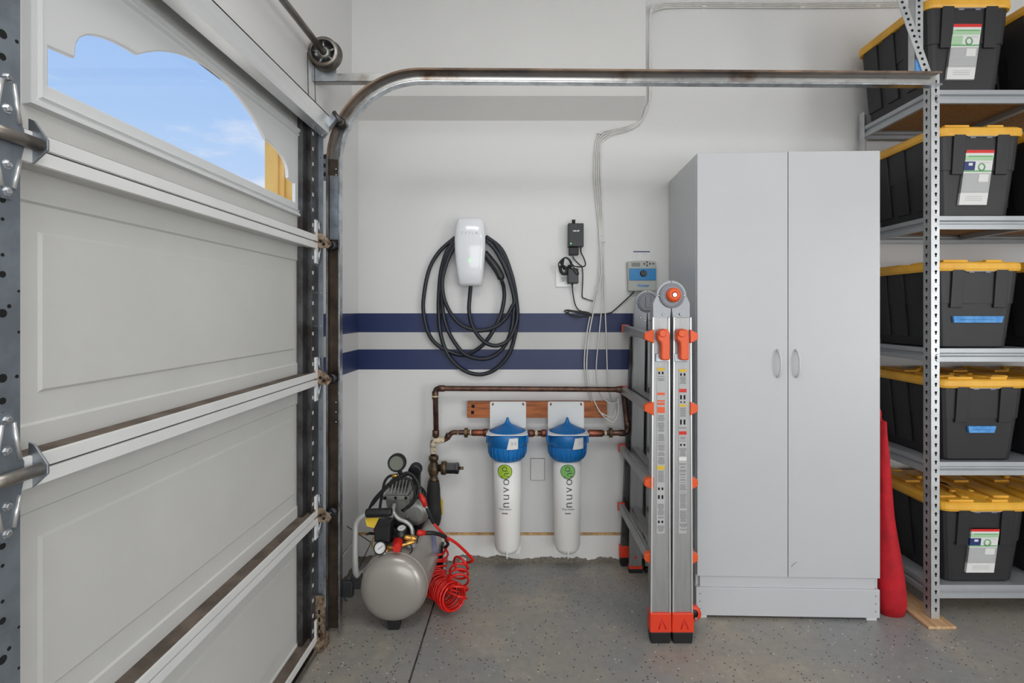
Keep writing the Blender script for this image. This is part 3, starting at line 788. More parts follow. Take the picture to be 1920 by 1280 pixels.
E = [(463, 575, .03), (455, 660, .02), (450, 760, .02), (470, 860, .03), (520, 945, .035), (580, 995, .035), (650, 1008, .035), (720, 975, .03), (770, 890, .025), (792, 780, .02), (770, 640, .02), (720, 480, .028), (650, 350, .03), (568, 262, .03)]
for L in (A, B, C, D, E): c_.tube(cr(cp(L, Y), 6), .0102, n=10)
c_.build('cable', 'hose', cg)
b = MB(); hp = cr(cp([(560, 355, .02), (600, 405, .03), (640, 460, .04), (668, 510, .045), (684, 562, .045)], Y), 5)
b.tube(hp, .02, n=14, radii=[.018 + .003 * math.sin(PI * i / (len(hp) - 1)) - (.009 if i > len(hp) - 4 else 0) for i in range(len(hp))])
b.build('plug_handle', 'blackgloss', cg)

# ================================================================ black wall box with transformer below
pb = thing('signal_box', 'black wall box with green light and adapter block plugged below', 'box', at(1080, 475, WY))
p0, p1 = at(1065, 419, 2.60), at(1094, 463, 2.60)
b = MB(); b.box(p0.x, p1.x, 2.585, WY, p1.z, p0.z, bev=.004)
for k in range(9): b.box(p0.x + .014, p1.x - .012, 2.5838, 2.5856, p1.z + .028 + k * .0075, p1.z + .0315 + k * .0075)
b.build('case', 'blackgloss', pb)
b = MB(); b.cyl(at(1075.5, 418, 2.61), at(1075.5, 412.5, 2.61), .0085, n=14); b.cyl(at(1075.5, 414, 2.61), at(1075.5, 412, 2.61), .0095, n=14); b.build('antenna_stub', 'black', pb)
b = MB(); b.mesh(text_mesh('net air', .0125, .0003, 1.0, .0007), T(at(1080.5, 432.5, 2.585).x, 2.584, at(1080.5, 432.5, 2.585).z) @ FACE); b.build('lettering', 'stickw', pb)
b = MB(); q = at(1070.5, 456.5, 2.585); b.box(q.x - .003, q.x + .003, 2.5836, 2.586, q.z - .002, q.z + .002); b.build('power_light', 'led', pb)
b = MB(); q0, q1 = at(1067, 464, 2.60), at(1085, 478, 2.60); b.box(q0.x, q1.x, 2.59, WY - .005, q1.z, q0.z, bev=.003); b.build('lower_plug', 'black', pb)
b = MB(); sc2 = 6.4
def c2(pts, y): return [at(1035 + p[0] / sc2, 405 + p[1] / sc2, y - (p[2] if len(p) > 2 else 0)) for p in pts]
b.tube(cr(c2([(345, 380), (350, 440), (380, 500), (400, 560), (395, 595), (350, 610), (270, 600), (230, 560)], 2.615), 6), .0032, n=8)
b.tube(cr(c2([(250, 480), (270, 520), (335, 585), (360, 610), (370, 720), (365, 850), (362, 960), (385, 985), (440, 1005), (500, 1022)], 2.628), 6), .0028, n=8)
b.build('cord', 'black', pb)
b = MB(); q = c2([(385, 965)], 2.634)[0]; b.box(q.x - .007, q.x + .007, 2.625, WY, q.z - .006, q.z + .006, bev=.002); b.build('cable_clip', 'whitep', pb)
# outlet and its adapter
ol = thing('wall_outlet', 'white wall outlet plate half hidden by the black adapter', 'outlet', at(1060, 517, WY))
p0, p1 = at(1042, 497, 2.628), at(1080, 538, 2.628)
b = MB(); b.box(p0.x, p1.x, 2.631, WY, p1.z, p0.z, bev=.004); b.build('cover_plate', 'outletw', ol)
q = at(1055.5, 523, 2.632)
b = MB(); b.box(q.x - .016, q.x + .016, 2.629, 2.634, q.z - .014, q.z + .014, bev=.0015); ob = b.build('socket', 'whitep', ol)
b = MB(); b.box(q.x - .0075, q.x - .0045, 2.6284, 2.6292, q.z - .002, q.z + .009); b.box(q.x + .0045, q.x + .0075, 2.6284, 2.6292, q.z - .002, q.z + .008); b.cyl((q.x, 2.6292, q.z - .008), (q.x, 2.6284, q.z - .008), .003, n=10); b.build('slots', 'ink', ob)
ad = thing('power_adapter', 'black power adapter in the outlet with bundled cord hanging below', 'adapter', at(1075, 515, WY))
p0, p1 = at(1064, 503, 2.585), at(1084.5, 531.5, 2.585)
b = MB(); b.box(p0.x, p1.x, 2.572, 2.629, p1.z, p0.z, bev=.005); b.build('brick', 'blackgloss', ad)
b = MB(); q = at(1073, 532, 2.60); b.cyl(q, q - Vector((0, 0, .018)), .005, .003, n=10); b.build('strain_relief', 'black', ad)
b = MB()
for k in range(7):
    a0 = k * .35
    b.tube(cr(c2([(95 + 6 * k, 560 + 8 * k, .01 + .004 * k), (120 + 5 * k, 520 - 3 * k), (170 + 4 * k, 495 + 4 * k), (220, 530 + 6 * k), (240 - 3 * k, 590, .01), (200, 640 - 8 * k), (150, 600 + 6 * k)], 2.60, ), 5, True), .0030, n=7)
b.tube(cr(c2([(100, 540), (80, 570), (85, 620), (110, 670), (150, 690), (185, 660)], 2.60), 5), .003, n=7)
b.tube(cr(c2([(110, 600), (100, 640), (125, 685), (165, 690), (180, 650), (150, 610)], 2.595), 5, True), .008, n=7)
b.tube(cr(c2([(205, 600), (250, 640), (300, 700), (320, 690), (300, 650), (240, 600)], 2.568), 5), .0028, n=7)
b.build('cord_bundle', 'black', ad)
b = MB(); b.tube(cr(c2([(245, 850), (252, 930), (275, 1050), (315, 1120), (370, 1145)], 2.625), 6), .0030, n=8)
for k in range(6):
    b.tube(cr(c2([(150 + 9 * k, 1150 - 3 * k), (180 + 5 * k, 1125 + 3 * k), (300, 1140 + 4 * k, .006), (420, 1150 + 5 * k), (480 - 5 * k, 1185, .004), (430, 1205 - 3 * k), (330, 1200 + 3 * k, .006), (220, 1180 + 2 * k)], 2.62), 5, True), .0026, n=7)
b.tube(cr(c2([(460, 1180), (560, 1185), (700, 1160)], 2.625) + [at(1150, 583, 2.625), at(1170, 565, 2.625), at(1187, 549, 2.62), at(1189, 545, 2.62)], 6), .0032, n=8)
b.build('long_cord', 'black', ad)

# ================================================================ irrigation controller and card
ic = thing('irrigation_controller', 'grey irrigation controller with a blue dial panel on the wall', 'controller', at(1205, 517, WY))
p0, p1 = at(1177, 489.5, 2.60), at(1232, 546, 2.60)
W_ = p1.x - p0.x; Hh = p0.z - p1.z
b = MB(); b.hexa([(p0.x + .004, 2.605, p1.z), (p1.x - .001, 2.605, p1.z), (p1.x - .001, WY, p1.z), (p0.x + .004, WY, p1.z), (p0.x, 2.605, p0.z), (p1.x - .002, 2.605, p0.z), (p1.x - .002, WY, p0.z), (p0.x, WY, p0.z)], bev=.007, seg=3); b.build('case', 'ctrlgrey', ic)
def icp(u, v): return at(1165 + u / 12.8, 460 + v / 12.8, 2.605)
b = MB(); a0, a1 = icp(188, 555), icp(828, 835); b.box(a0.x, a1.x, 2.600, 2.606, a1.z, a0.z, bev=.0015); bp = b.build('blue_panel', 'ctrlblue', ic)
b = MB(); q = icp(522, 672); b.lathe((q.x, 2.601, q.z), (q.x, 2.588, q.z), [(0, .0175), (.7, .0165), (1, .014)], 24); b.box(q.x - .002, q.x + .002, 2.585, 2.590, q.z - .012, q.z + .012); b.build('dial', 'blackgloss', bp)
for v in (620, 672, 745):
    b = MB(); q0 = icp(240, v); q1 = icp(420, v); b.box(q0.x, q1.x, 2.5993, 2.6003, q0.z - .0008, q0.z + .0008); b.build('scale_mark', 'tape', bp); b = MB(); q0 = icp(620, v); q1 = icp(790, v); b.box(q0.x, q1.x, 2.5993, 2.6003, q0.z - .0008, q0.z + .0008); b.build('scale_mark', 'tape', bp)
b = MB(); a0, a1 = icp(245, 415), icp(450, 505); b.box(a0.x, a1.x, 2.6035, 2.606, a1.z, a0.z); b.build('display', 'lcd', ic)
for u, v, r in ((548, 442, .005), (618, 402, .005), (618, 478, .005), (688, 440, .005), (765, 440, .0048)):
    b = MB(); q = icp(u, v); b.cyl((q.x, 2.606, q.z), (q.x, 2.602, q.z), r * .9, n=12); b.build('button', 'ink', ic)
b = MB(); q = icp(530, 965); b.mesh(text_mesh('Hunter', .021, .0003, 1.0, .0006), T(q.x, 2.6045, q.z) @ FACE); b.build('lettering', 'ctrlblue', ic)
card = thing('instruction_card', 'small white printed card taped above the irrigation controller', 'card', at(1203, 478, WY))
a0, a1 = at(1187, 470, 2.636), at(1219, 488.5, 2.636)
b = MB(); b.box(a0.x, a1.x, 2.6365, 2.6385, a1.z, a0.z); b.build('card_sheet', 'stickw', card)
b = MB(); b.box(a0.x + .002, a1.x - .001, 2.6358, 2.6366, a0.z - .0075, a0.z - .002); b.build('blue_header', 'sticknavy', card)
b = MB()
for k in range(4): b.box(a0.x + .010, a0.x + .030 - k * .003, 2.636, 2.6366, a0.z - .017 - k * .008, a0.z - .0155 - k * .008)
b.box(a0.x + .045, a0.x + .07, 2.636, 2.6366, a0.z - .018, a0.z - .017); b.build('printed_lines', 'inkl', card)

# ================================================================ white cable bundle
cb = thing('cable_bundle', 'dirty white wires running along the upper wall and hanging down', 'wires', at(1125, 400, WY))
def upper(k):
    o = k * 3.2
    return [at(1700, 3 + o, 2.63), at(1500, 5 + o, 2.63), at(1330, 4 + o, 2.63), at(1262, 5 + o, 2.63), at(1238, 7 + o, 2.62), at(1219 - k * .3, 22 + o, 2.60)]
for k in range(4):
    b = MB(); b.tube(cr(upper(k) + [at(1217.5 + k * 1.2, 110, 2.62), at(1217 + k * 1.2, 180, 2.63), at(1215 - k, 200, 2.63), at(1203 - k, 224 + 2 * k, 2.63), at(1178 - k, 236 + 3 * k, 2.63), at(1148, 243 + 3 * k, 2.63), at(1126 + k, 250 + 5 * k, 2.63),
                           at(1117 + 3.0 * k, 272 + 2 * k, 2.63), at(1114 + 4 * k, 330, 2.63), at(1118 + 3.5 * k, 380, 2.63), at(1123 + 2 * k, 430, 2.628)] +
                          [[at(1125, 470, 2.62), at(1123, 520, 2.62), at(1112, 570, 2.62), at(1101, 620, 2.62), at(1095.5, 680, 2.62), at(1101, 730, 2.62), at(1118, 765, 2.61), at(1135, 778, 2.58), at(1150, 782, 2.575), at(1155, 768, 2.57)],
                           [at(1127, 470, 2.615), at(1127, 520, 2.61), at(1118, 560, 2.61), at(1105, 625, 2.61), at(1100, 690, 2.61), at(1108, 735, 2.60), at(1125, 772, 2.59), at(1142, 788, 2.57), at(1152, 790, 2.565), at(1160, 770, 2.57), at(1158, 745, 2.60)],
                           [at(1129, 470, 2.63), at(1129, 560, 2.625), at(1124, 620, 2.62), at(1118, 690, 2.62), at(1124, 735, 2.61), at(1138, 752, 2.60), at(1152, 756, 2.60), at(1158, 752, 2.61)],
                           [at(1131, 470, 2.632), at(1134, 560, 2.625), at(1137, 640, 2.622), at(1139, 700, 2.62), at(1143, 735, 2.62), at(1147, 752, 2.632)]][k], 5), .0034 if k != 2 else .0030, n=7)
    b.build('wire', 'wire', cb)
for (px, py) in ((1125, 250), (1127, 440), (1130, 452), (1320, 13), (1504, 13), (1645, 11)):
    q = at(px, py, 2.628); b = MB(); b.box(q.x - .012, q.x + .012, 2.622, WY, q.z - .004, q.z + .004, bev=.001, seg=1); b.build('cable_staple', 'wire', cb)
# blank cover
bc = MB(); p0, p1 = at(995, 860, 2.634), at(1021, 900, 2.634); bc.box(p0.x, p1.x, 2.632, WY, p1.z, p0.z, bev=.003); bc.box(p0.x - .002, p1.x + .002, WY - .001, WY + .002, p1.z - .002, p0.z + .002, mi=1); bo = bc.build('cover_plate', ['paint', 'scuff'], None, at=at(1008, 880, WY)); tag(bo, 'blank painted cover plate low on wall between the filters', 'cover')
b = MB(); q = at(1008, 866, 2.633); b.cyl((q.x, 2.633, q.z), (q.x, 2.6314, q.z), .003, n=8); b.build('screw', 'inkl', bo)
b = MB(); q = at(1008, 895, 2.633); b.cyl((q.x, 2.633, q.z), (q.x, 2.6314, q.z), .003, n=8); b.build('screw', 'inkl', bo)

# ================================================================ board, pipes, filters
bd = thing('mounting_board', 'orange brown wooden board on the wall behind the filter brackets', 'board', at(1010, 768, WY))
p0, p1 = at(876, 753, 2.605), at(1138, 783, 2.605)
b = MB(); b.box(p0.x, p1.x, 2.602, WY, p1.z, p0.z, bev=.002); b.build('plank', 'wood', bd)
b = MB()
for (px, py) in ((887, 761.5), (886, 773)): q = at(px, py, 2.602); b.cyl((q.x, 2.602, q.z), (q.x, 2.6012, q.z), .009, n=14)
b.build('bore_holes', 'hole', bd)
FY = 2.52
def filt(cxp, label):
    x = (cxp - VX) / (FPX / FY)
    f = thing('water_filter', label, 'water filter', (x, FY, 0.12), 'whole house water filters')
    b = MB(); b.lathe((x, FY, .115), (x, FY, .60), [(0, 0), (0, .02), (.012, .045), (.04, .058), (.07, .0635), (.5, .067), (1, .070)], 36); b.build('sump', 'sump', f)
    for a in (-90, -10, 190, 90):
        b = MB(); c, s_ = math.cos(R(a)), math.sin(R(a)); 
        b.hexa([(x + .045 * c - .0025 * s_, FY + .045 * s_ + .0025 * c, .108), (x + .045 * c + .0025 * s_, FY + .045 * s_ - .0025 * c, .108), (x + .062 * c + .0025 * s_, FY + .062 * s_ - .0025 * c, .108), (x + .062 * c - .0025 * s_, FY + .062 * s_ + .0025 * c, .108),
                (x + .045 * c - .0025 * s_, FY + .045 * s_ + .0025 * c, .15), (x + .045 * c + .0025 * s_, FY + .045 * s_ - .0025 * c, .15), (x + .066 * c + .0025 * s_, FY + .066 * s_ - .0025 * c, .15), (x + .066 * c - .0025 * s_, FY + .066 * s_ + .0025 * c, .15)]); b.build('foot', 'sump', f)
    b = MB(); b.lathe((x, FY, .578), (x, FY, .652), [(0, .068), (0, .074), (.15, .083), (.5, .0915), (.9, .095), (1, .095)], 40, cap=False)
    for k in range(26):
        a = 2 * PI * k / 26; c, s_ = math.cos(a), math.sin(a); b.tube([(x + .083 * c, FY + .083 * s_, .589), (x + .094 * c, FY + .094 * s_, .612), (x + .0965 * c, FY + .0965 * s_, .648)], .0022, n=5)
    b.build('collar', 'blue', f)
    b = MB(); b.lathe((x, FY, .652), (x, FY, .712), [(0, .094), (.05, .099), (.9, .100), (1, .097), (1, .03)], 40, cap=False)
    for sx in (-1, 1): b.box(x + sx * .07, x + sx * .104, FY - .032, FY + .032, .662, .712, bev=.004)
    cp_ = b.build('cap', 'blue', f)
    b = MB(); b.lathe((x, FY, .712), (x, FY, .784), [(0, .094), (.04, .094), (.10, .087), (.28, .060), (.45, .034), (.58, .016), (.75, .009), (.93, .006), (1, 0)], 36); b.build('domed_top', 'blue', cp_)
    # bracket
    b = MB(); hx = .0925
    out_ = rr2(x - hx, x + hx, .735, .846, .008)
    holes = [[(x + s_ * .077 + .0045 * math.cos(R(a)), .834 + (.0075 if abs(math.sin(R(a))) > .1 else .0045) * math.sin(R(a))) for a in range(0, 360, 45)] for s_ in (-1, 1)]
    b.mesh(plate(out_, holes, .003), T(0, 2.599, 0) @ FACE)
    b.box(x - hx, x + hx, 2.597, 2.601, .712, .74)
    o2 = [(x - hx, 2.600), (x - .100, 2.44), (x - .08, 2.425), (x + .08, 2.425), (x + .100, 2.44), (x + hx, 2.600)]
    hole = [(x + .086 * math.cos(2 * PI * k / 36), FY + .086 * math.sin(2 * PI * k / 36)) for k in range(36)]
    b.mesh(plate(o2, [hole], .004), T(0, 0, .715))
    b.build('bracket', 'whitep', f)
    for s_ in (-1, 1):
        for zz in (1,):
            b = MB(); b.lathe((x + s_ * .079, 2.598, .83), (x + s_ * .079, 2.594, .83), [(0, .004), (1, .003)], 8); b.build('screw', 'ink', f)
            b = MB(); b.cyl((x + s_ * .088, FY + .0, .716), (x + s_ * .088, FY, .727), .005, n=6); b.build('bolt', 'alloy', f)
    return f, x
def rr2(x0, x1, z0, z1, r): return [(p[0], p[1]) for p in rrect(x0, x1, z0, z1, r, 0)]
AX = [0]
def wrap(me, cx, cz, rad, rot, ax=None):
    """lay a flat mesh on the front of an upright cylinder"""
    for v in me.vertices:
        a, b_, t = v.co.x, v.co.y, v.co.z
        if rot: a, b_ = -b_, a
        u = cx + a - AX[0]
        v.co = (cx + a, FY - math.sqrt(max(rad * rad - u * u, 0)) - .0004 - t, cz + b_)
    return me
for cxp, lab, tone in ((951.5, 'left white water filter with blue cap and yellow-green logo', 'lime'), (1063.5, 'right white water filter with blue cap and pale green logo', 'green')):
    f, x = filt(cxp, lab); AX[0] = x
    xl = x - .010 if tone == 'lime' else x - .002
    lp = MB(); circ = plate([(.0345 * math.cos(2 * PI * k / 36), .0345 * math.sin(2 * PI * k / 36)) for k in range(36)], [], .0004)
    bm = bmesh.new(); bm.from_mesh(circ); bmesh.ops.triangulate(bm, faces=bm.faces); bmesh.ops.subdivide_edges(bm, edges=bm.edges, cuts=2, use_grid_fill=True); bm.to_mesh(circ); bm.free()
    lp.mesh(wrap(circ, xl, .533, .0698, False), Matrix()); 
    lo = lp.build('logo_disc', tone, f)
    rp = MB(); ring = plate([(.0355 * math.cos(2 * PI * k / 40), .0355 * math.sin(2 * PI * k / 40)) for k in range(40)], [[(.033 * math.cos(2 * PI * k / 40), .033 * math.sin(2 * PI * k / 40)) for k in range(40)]], .0006)
    rp.mesh(wrap(ring, xl, .533, .0704, False), Matrix()); rp.build('logo_ring', 'ink', lo)
    tp = MB(); tp.mesh(wrap(text_mesh('h', .056, .0003, 1, -.0006), xl + .004, .517, .0706, True), Matrix()); tp.mesh(wrap(text_mesh('O', .034, .0003), xl + .0, .546, .0706, True), Matrix()); tp.mesh(wrap(text_mesh('2', .014, .0003), xl + .013, .535, .0706, True), Matrix())
    tp.build('logo_letters', 'ink', lo)
    tx = MB(); tx.mesh(wrap(text_mesh('nuvo', .064, .0003, 1.18, -.0008), xl + .002, .428, .0694, True), Matrix()); tx.build('lettering', 'ink', f)
    tx = MB(); tx.mesh(wrap(text_mesh('Water Softener', .0095, .0003), xl + .002, .350, .0684, False), Matrix()); tx.mesh(wrap(text_mesh('MANOR', .0075, .0003, 1, .0003), xl + .0, .330, .0682, False), Matrix()); tx.build('small_print', 'ink', f)
    # paper sticker on the collar
    sp = MB(); sxp = x + (.028 if tone == 'lime' else .052)
    def onc(dx, z): 
        xx = sxp + dx - x; return (x + xx, FY - math.sqrt(.1008 ** 2 - xx * xx), z)
    sk = [-.016, .026] if tone == 'lime' else [-.022, .020]
    P = []
    for k in range(5):
        t = k / 4; d0 = sk[0] + (sk[1] - sk[0]) * t
        P.append((onc(d0 - (.012 if k == 0 else 0), .647), onc(d0, .700)))
    bm = bmesh.new()
    for (a, b2), (c, d) in zip(P, P[1:]): bm.faces.new([bm.verts.new(p) for p in (a, c, d, b2)])
    sp._add(bm, 0); so = sp.build('paper_tag', 'stickw', f)
    sp = MB()
    for k in range(2): q = onc(-.002 + .014 * k, .672); sp.box(q[0] - .004, q[0] + .004, q[1] - .0012, q[1] - .0004, .668, .682)
    sp.build('tag_print', 'inkl', so)

pipe = thing('copper_pipe_loop', 'aged copper pipe loop with valve and black insulated riser around filters', 'pipe', at(815, 870, WY))
PY = 2.565
def pp(pts, y=PY): return [at(px, py, y) for px, py in pts]
b = MB(); b.tube(rounded(pp([(818, 820), (816, 728), (1169, 730), (1177, 811), (1103, 812)]), .022, 6), .0135, n=14); b.build('bypass_pipe', 'copper', pipe)
b = MB(); b.tube(rounded(pp([(916, 811), (846, 810), (838, 824), (813, 825), (812, 858)]), .028, 6), .0125, n=14); b.build('inlet_pipe', 'copper', pipe)
b = MB(); b.tube(pp([(988, 812), (1027, 812)]), .0140, n=14); b.build('link_pipe', 'copper', pipe)
def fit(p0, p1, r, m, name='fitting', y=PY):
    a, c = at(p0[0], p0[1], y), at(p1[0], p1[1], y); b = MB(); b.lathe(a, c, [(0, r * .92), (.06, r), (.94, r), (1, r * .92)], 18); b.build(name, m, pipe)
for (p0, p1, r, m) in (((816, 748), (816, 733), .0165, 'copper'), ((822, 728), (834, 728), .0165, 'copper'), ((1156, 730), (1168, 730), .0165, 'copper'), ((1170, 734), (1171, 746), .0165, 'copper'), ((1176, 790), (1177, 802), .0165, 'copper'), ((1172, 811.5), (1160, 811.5), .0165, 'copper'),
                       ((817, 806), (817, 818), .0175, 'copper'), ((885, 811), (912, 811), .0165, 'copperred'), ((906, 811), (917, 811), .020, 'copperred'), ((1103, 812), (1130, 812), .018, 'copperred'), ((990, 812), (1001, 812), .019, 'copperred'), ((1015, 812), (1026, 812), .019, 'copperred'),
                       ((842, 813), (838, 822), .0155, 'copper'), ((812, 850), (812, 832), .0150, 'solder'), ((822, 825), (834, 824.5), .0150, 'solder'), ((881, 811), (884, 811), .0145, 'solder'), ((1003, 812), (1008, 812), .0148, 'solder'), ((857, 810.5), (860, 810.5), .0142, 'solder'), ((816, 744), (816, 741), .0170, 'solder'), ((1133, 812), (1137, 812), .0148, 'solder')):
    fit(p0, p1, r, m)
for px in (874, 1145):
    a = at(px - 3.5, 811, PY); c = at(px + 3.5, 811, PY); b = MB(); b.lathe(a, c, [(0, .019), (.1, .025), (.9, .025), (1, .019)], 8, smooth=False); b.build('union_nut', 'brass', pipe)
# elbow with old paint
b = MB(); b.tube(rounded(pp([(826, 824.7), (813, 825), (812, 838)]), .02, 5), .0165, n=14); tag(b.build('elbow', 'solder', pipe), 'elbow splashed with pale paint')
# regulator valve
b = MB(); a = at(813, 903, PY); c = at(813, 853, PY); b.lathe(a, c, [(0, .016), (.04, .023), (.14, .023), (.17, .017), (.3, .024), (.45, .030), (.6, .028), (.72, .019), (.80, .019), (.83, .025), (.96, .025), (1, .018)], 20)
a = at(813, 877, PY); c = at(838, 877, PY); b.lathe(a, c, [(0, .018), (.55, .018), (.6, .033), (.9, .035), (1, .028)], 20); vb = b.build('valve_body', 'brass', pipe)
b = MB(); a = at(836, 877.5, PY); c = at(861, 877.5, PY); b.lathe(a, c, [(0, .027), (.7, .027), (.75, .029), (.95, .029), (1, .022)], 6, smooth=False); b.build('valve_bonnet', 'blackgloss', vb)
b = MB(); b.cyl(at(861, 877.5, PY), at(869, 877.5, PY), .008, n=8); b.build('adjusting_screw', 'brass', vb)
b = MB(); P = cr([at(813, 901, PY), at(813, 920, PY), at(813, 945, PY), at(814, 962, PY), at(814, 972, PY + .03), at(814, 978, WY)], 5); rad = [.027, .028, .030, .031, .033, .0335, .0335, .034, .035, .035, .036, .036, .037, .037, .037, .037, .037, .036, .036, .036, .036, .035, .034, .033, .032, .032]
b.tube(P, .03, n=18, radii=(rad + [.032] * 20)[:len(P)]); b.build('foam_sleeve', 'foam', pipe)
b = MB(); q = at(828, 948, 2.60); b.box(q.x - .006, q.x + .006, 2.598, 2.6, q.z - .045, q.z + .03); b.tube(cr([at(823, 925, 2.59), at(827, 935, 2.60), at(828, 942, 2.60)], 4), .0015, n=5); tag(b.build('tag', 'yellow', pipe), 'yellow hanging tag')

# ================================================================ compressor
ac = thing('air_compressor', 'taupe grey air compressor tank with pump, gauges and carry handle', 'compressor', (-0.543, 2.28, 0))
TXC, TZC, TR = -0.541, .180, .138
b = MB(); b.lathe((TXC, 2.030, TZC), (TXC, 2.53, TZC), [(0, 0), (.003, .045), (.012, .080), (.026, .104), (.046, .122), (.072, .133), (.10, .137), (.12, TR), (.86, TR), (.9, .134), (.95, .11), (.98, .08), (1, 0)], 48)
b.tube([(TXC, 2.086, TZC + TR * math.sin(2 * PI * k / 48)) if False else (TXC + (TR + .0003) * math.cos(2 * PI * k / 48), 2.0865, TZC + (TR + .0003) * math.sin(2 * PI * k / 48)) for k in range(48)], .0022, n=6, closed=True)
tk = b.build('tank', 'tank', ac)
b = MB(); q = Vector((TXC + .122, 2.33, TZC + .066)); 
b.tube([(TXC + TR * math.cos(R(a)) * 1.004, 2.33 + .03 * math.sin(R((a - 30) * 9)), TZC + TR * math.sin(R(a)) * 1.004) for a in range(12, 48, 4)], .012, n=8); tag(b.build('logo_patch', 'fadedblue', tk), 'faded blue oval label')
for yy in (2.10, 2.46):
    b = MB(); b.prism([(TXC - .022, .0), (TXC + .022, 0), (TXC + .026, .03), (TXC + .03, .055), (TXC - .03, .055), (TXC - .026, .03)], yy - .02, yy + .02, 'y', bev=.004); b.build('rubber_foot', 'black', ac)
# saddle, motor and pump
b = MB(); b.box(TXC - .075, TXC + .075, 2.19, 2.47, .318, .335, bev=.003); b.box(TXC - .07, TXC + .07, 2.20, 2.22, .295, .32); b.build('saddle_plate', 'black', ac)
b = MB(); b.lathe((TXC + .0, 2.24, .405), (TXC + .0, 2.50, .405), [(0, .05), (.03, .068), (.3, .068), (.31, .060), (.9, .060), (1, .05)], 32)
for k in range(22):
    a = 2 * PI * k / 22; b.box(TXC + .060 * math.cos(a) - .002, TXC + .060 * math.cos(a) + .002, 2.33, 2.47, .405 + .060 * math.sin(a) - .003, .405 + .060 * math.sin(a) + .003)
b.build('motor', 'blackgloss', ac)
b = MB(); b.lathe((TXC + .055, 2.225, .42), (TXC + .055, 2.25, .42), [(0, .03), (.3, .055), (1, .058)], 28); b.build('fan_shroud', 'alloy', ac)
b = MB(); b.hexa([(-0.600, 2.22, .40), (-0.515, 2.22, .40), (-0.515, 2.30, .40), (-0.600, 2.30, .40), (-0.612, 2.215, .49), (-0.508, 2.215, .49), (-0.508, 2.305, .49), (-0.612, 2.305, .49)], bev=.004)
b.build('cylinder_block', 'alloy', ac)
b = MB(); b.box(-0.622, -0.505, 2.205, 2.31, .487, .505, bev=.003)
b.hexa([(-0.612, 2.215, .505), (-0.512, 2.215, .505), (-0.512, 2.30, .505), (-0.612, 2.30, .505), (-0.605, 2.235, .530), (-0.516, 2.235, .530), (-0.516, 2.295, .530), (-0.605, 2.295, .530)], bev=.002)
hd = b.build('cylinder_head', 'alloy', ac)
for k in range(7):
    x = -0.606 + k * .0148; b = MB(); b.hexa([(x, 2.212, .512), (x + .006, 2.212, .512), (x + .006, 2.30, .512), (x, 2.30, .512), (x + .006, 2.235, .562), (x + .012, 2.235, .562), (x + .012, 2.295, .562), (x + .006, 2.295, .562)], bev=.0015); b.build('cooling_fin', 'alloy', hd)
for xx in (-0.610, -0.565, -0.520): b = MB(); bolt(b, (xx, 2.206, .497), .005, ax='y'); b.build('bolt', 'hole', hd)
b = MB(); b.tube(cr([(-0.57, 2.205, .47), (-0.565, 2.17, .45), (-0.54, 2.16, .425), (-0.51, 2.155, .415), (-0.485, 2.15, .395), (-0.478, 2.145, .36), (-0.485, 2.14, .335)], 6), .0085, n=12); b.build('discharge_tube', 'silver', ac)
b = MB(); b.box(-0.495, -0.462, 2.12, 2.155, .318, .352, bev=.005); b.build('check_valve', 'silver', ac)
# pressure switch and manifold
b = MB(); b.box(-0.628, -0.562, 2.10, 2.175, .350, .440, bev=.006); b.box(-0.632, -0.558, 2.095, 2.18, .424, .444, bev=.003); b.build('pressure_switch', 'blackgloss', ac)
b = MB(); b.tube([(-0.60, 2.12, .345), (-0.60, 2.12, .325), (-0.555, 2.11, .325), (-0.46, 2.11, .352)], .009, n=10); b.cyl((-0.575, 2.10, .34), (-0.575, 2.10, .28), .008, n=12)
b.tube(cr([(-0.632, 2.11, .37), (-0.64, 2.11, .34), (-0.625, 2.11, .315), (-0.56, 2.10, .312), (-0.535, 2.10, .33), (-0.53, 2.10, .36)], 5), .003, n=8)
b.build('manifold', 'gold', ac)
b = MB(); b.cyl((-0.582, 2.09, .322), (-0.582, 2.09, .280), .0085, n=12); b.build('pipe_nipple', 'silver', ac)
def gauge(c, r, d, name, face, rim='blackgloss', lab=None, par=None):
    c = Vector(c); d = Vector(d).normalized(); b = MB()
    b.lathe(c - d * r * .7, c + d * r * .25, [(0, r * .8), (.1, r), (.95, r), (1, r * .9), (1, r * .84), (.9, r * .82), (.9, 0)], 28, cap=False)
    g = b.build(name, rim, par or ac); b = MB(); b.cyl(c + d * r * .15, c + d * r * .17, r * .82, n=24); fc = b.build('dial_face', face, g)
    q = d.to_track_quat('Z', 'Y'); b = MB(); u = q @ Vector((.75, .62, 0)); 
    b.tube([c + d * r * .2 - u * r * .35, c + d * r * .2 + u * r * .55], r * .035, n=5)
    for k in range(11):
        a = R(-40 + 26 * k); e = q @ Vector((math.cos(a), math.sin(a), 0)); b.tube([c + d * r * .185 + e * r * .58, c + d * r * .185 + e * r * .72], r * .02, n=4)
    if face == 'stickw': b.build('needle', 'ink', g)
    else: b.bm.free()
    return g
gauge((-0.597, 2.085, .336), .0265, (-.05, -1, .35), 'tank_gauge', 'stickw')
gauge((-0.520, 2.13, .395), .021, (.0, -.35, 1), 'outlet_gauge', 'stickw')
b = MB(); b.lathe((-0.523, 2.13, .345), (-0.523, 2.13, .39), [(0, .018), (1, .022)], 20); b.build('regulator_body', 'blackgloss', ac)
b = MB(); b.lathe((-0.535, 2.14, .345), (-0.522, 2.055, .345), [(0, .018), (.3, .022), (.5, .020), (.7, .019), (1, .015)], 20); b.build('regulator_knob', 'redplastic', ac)
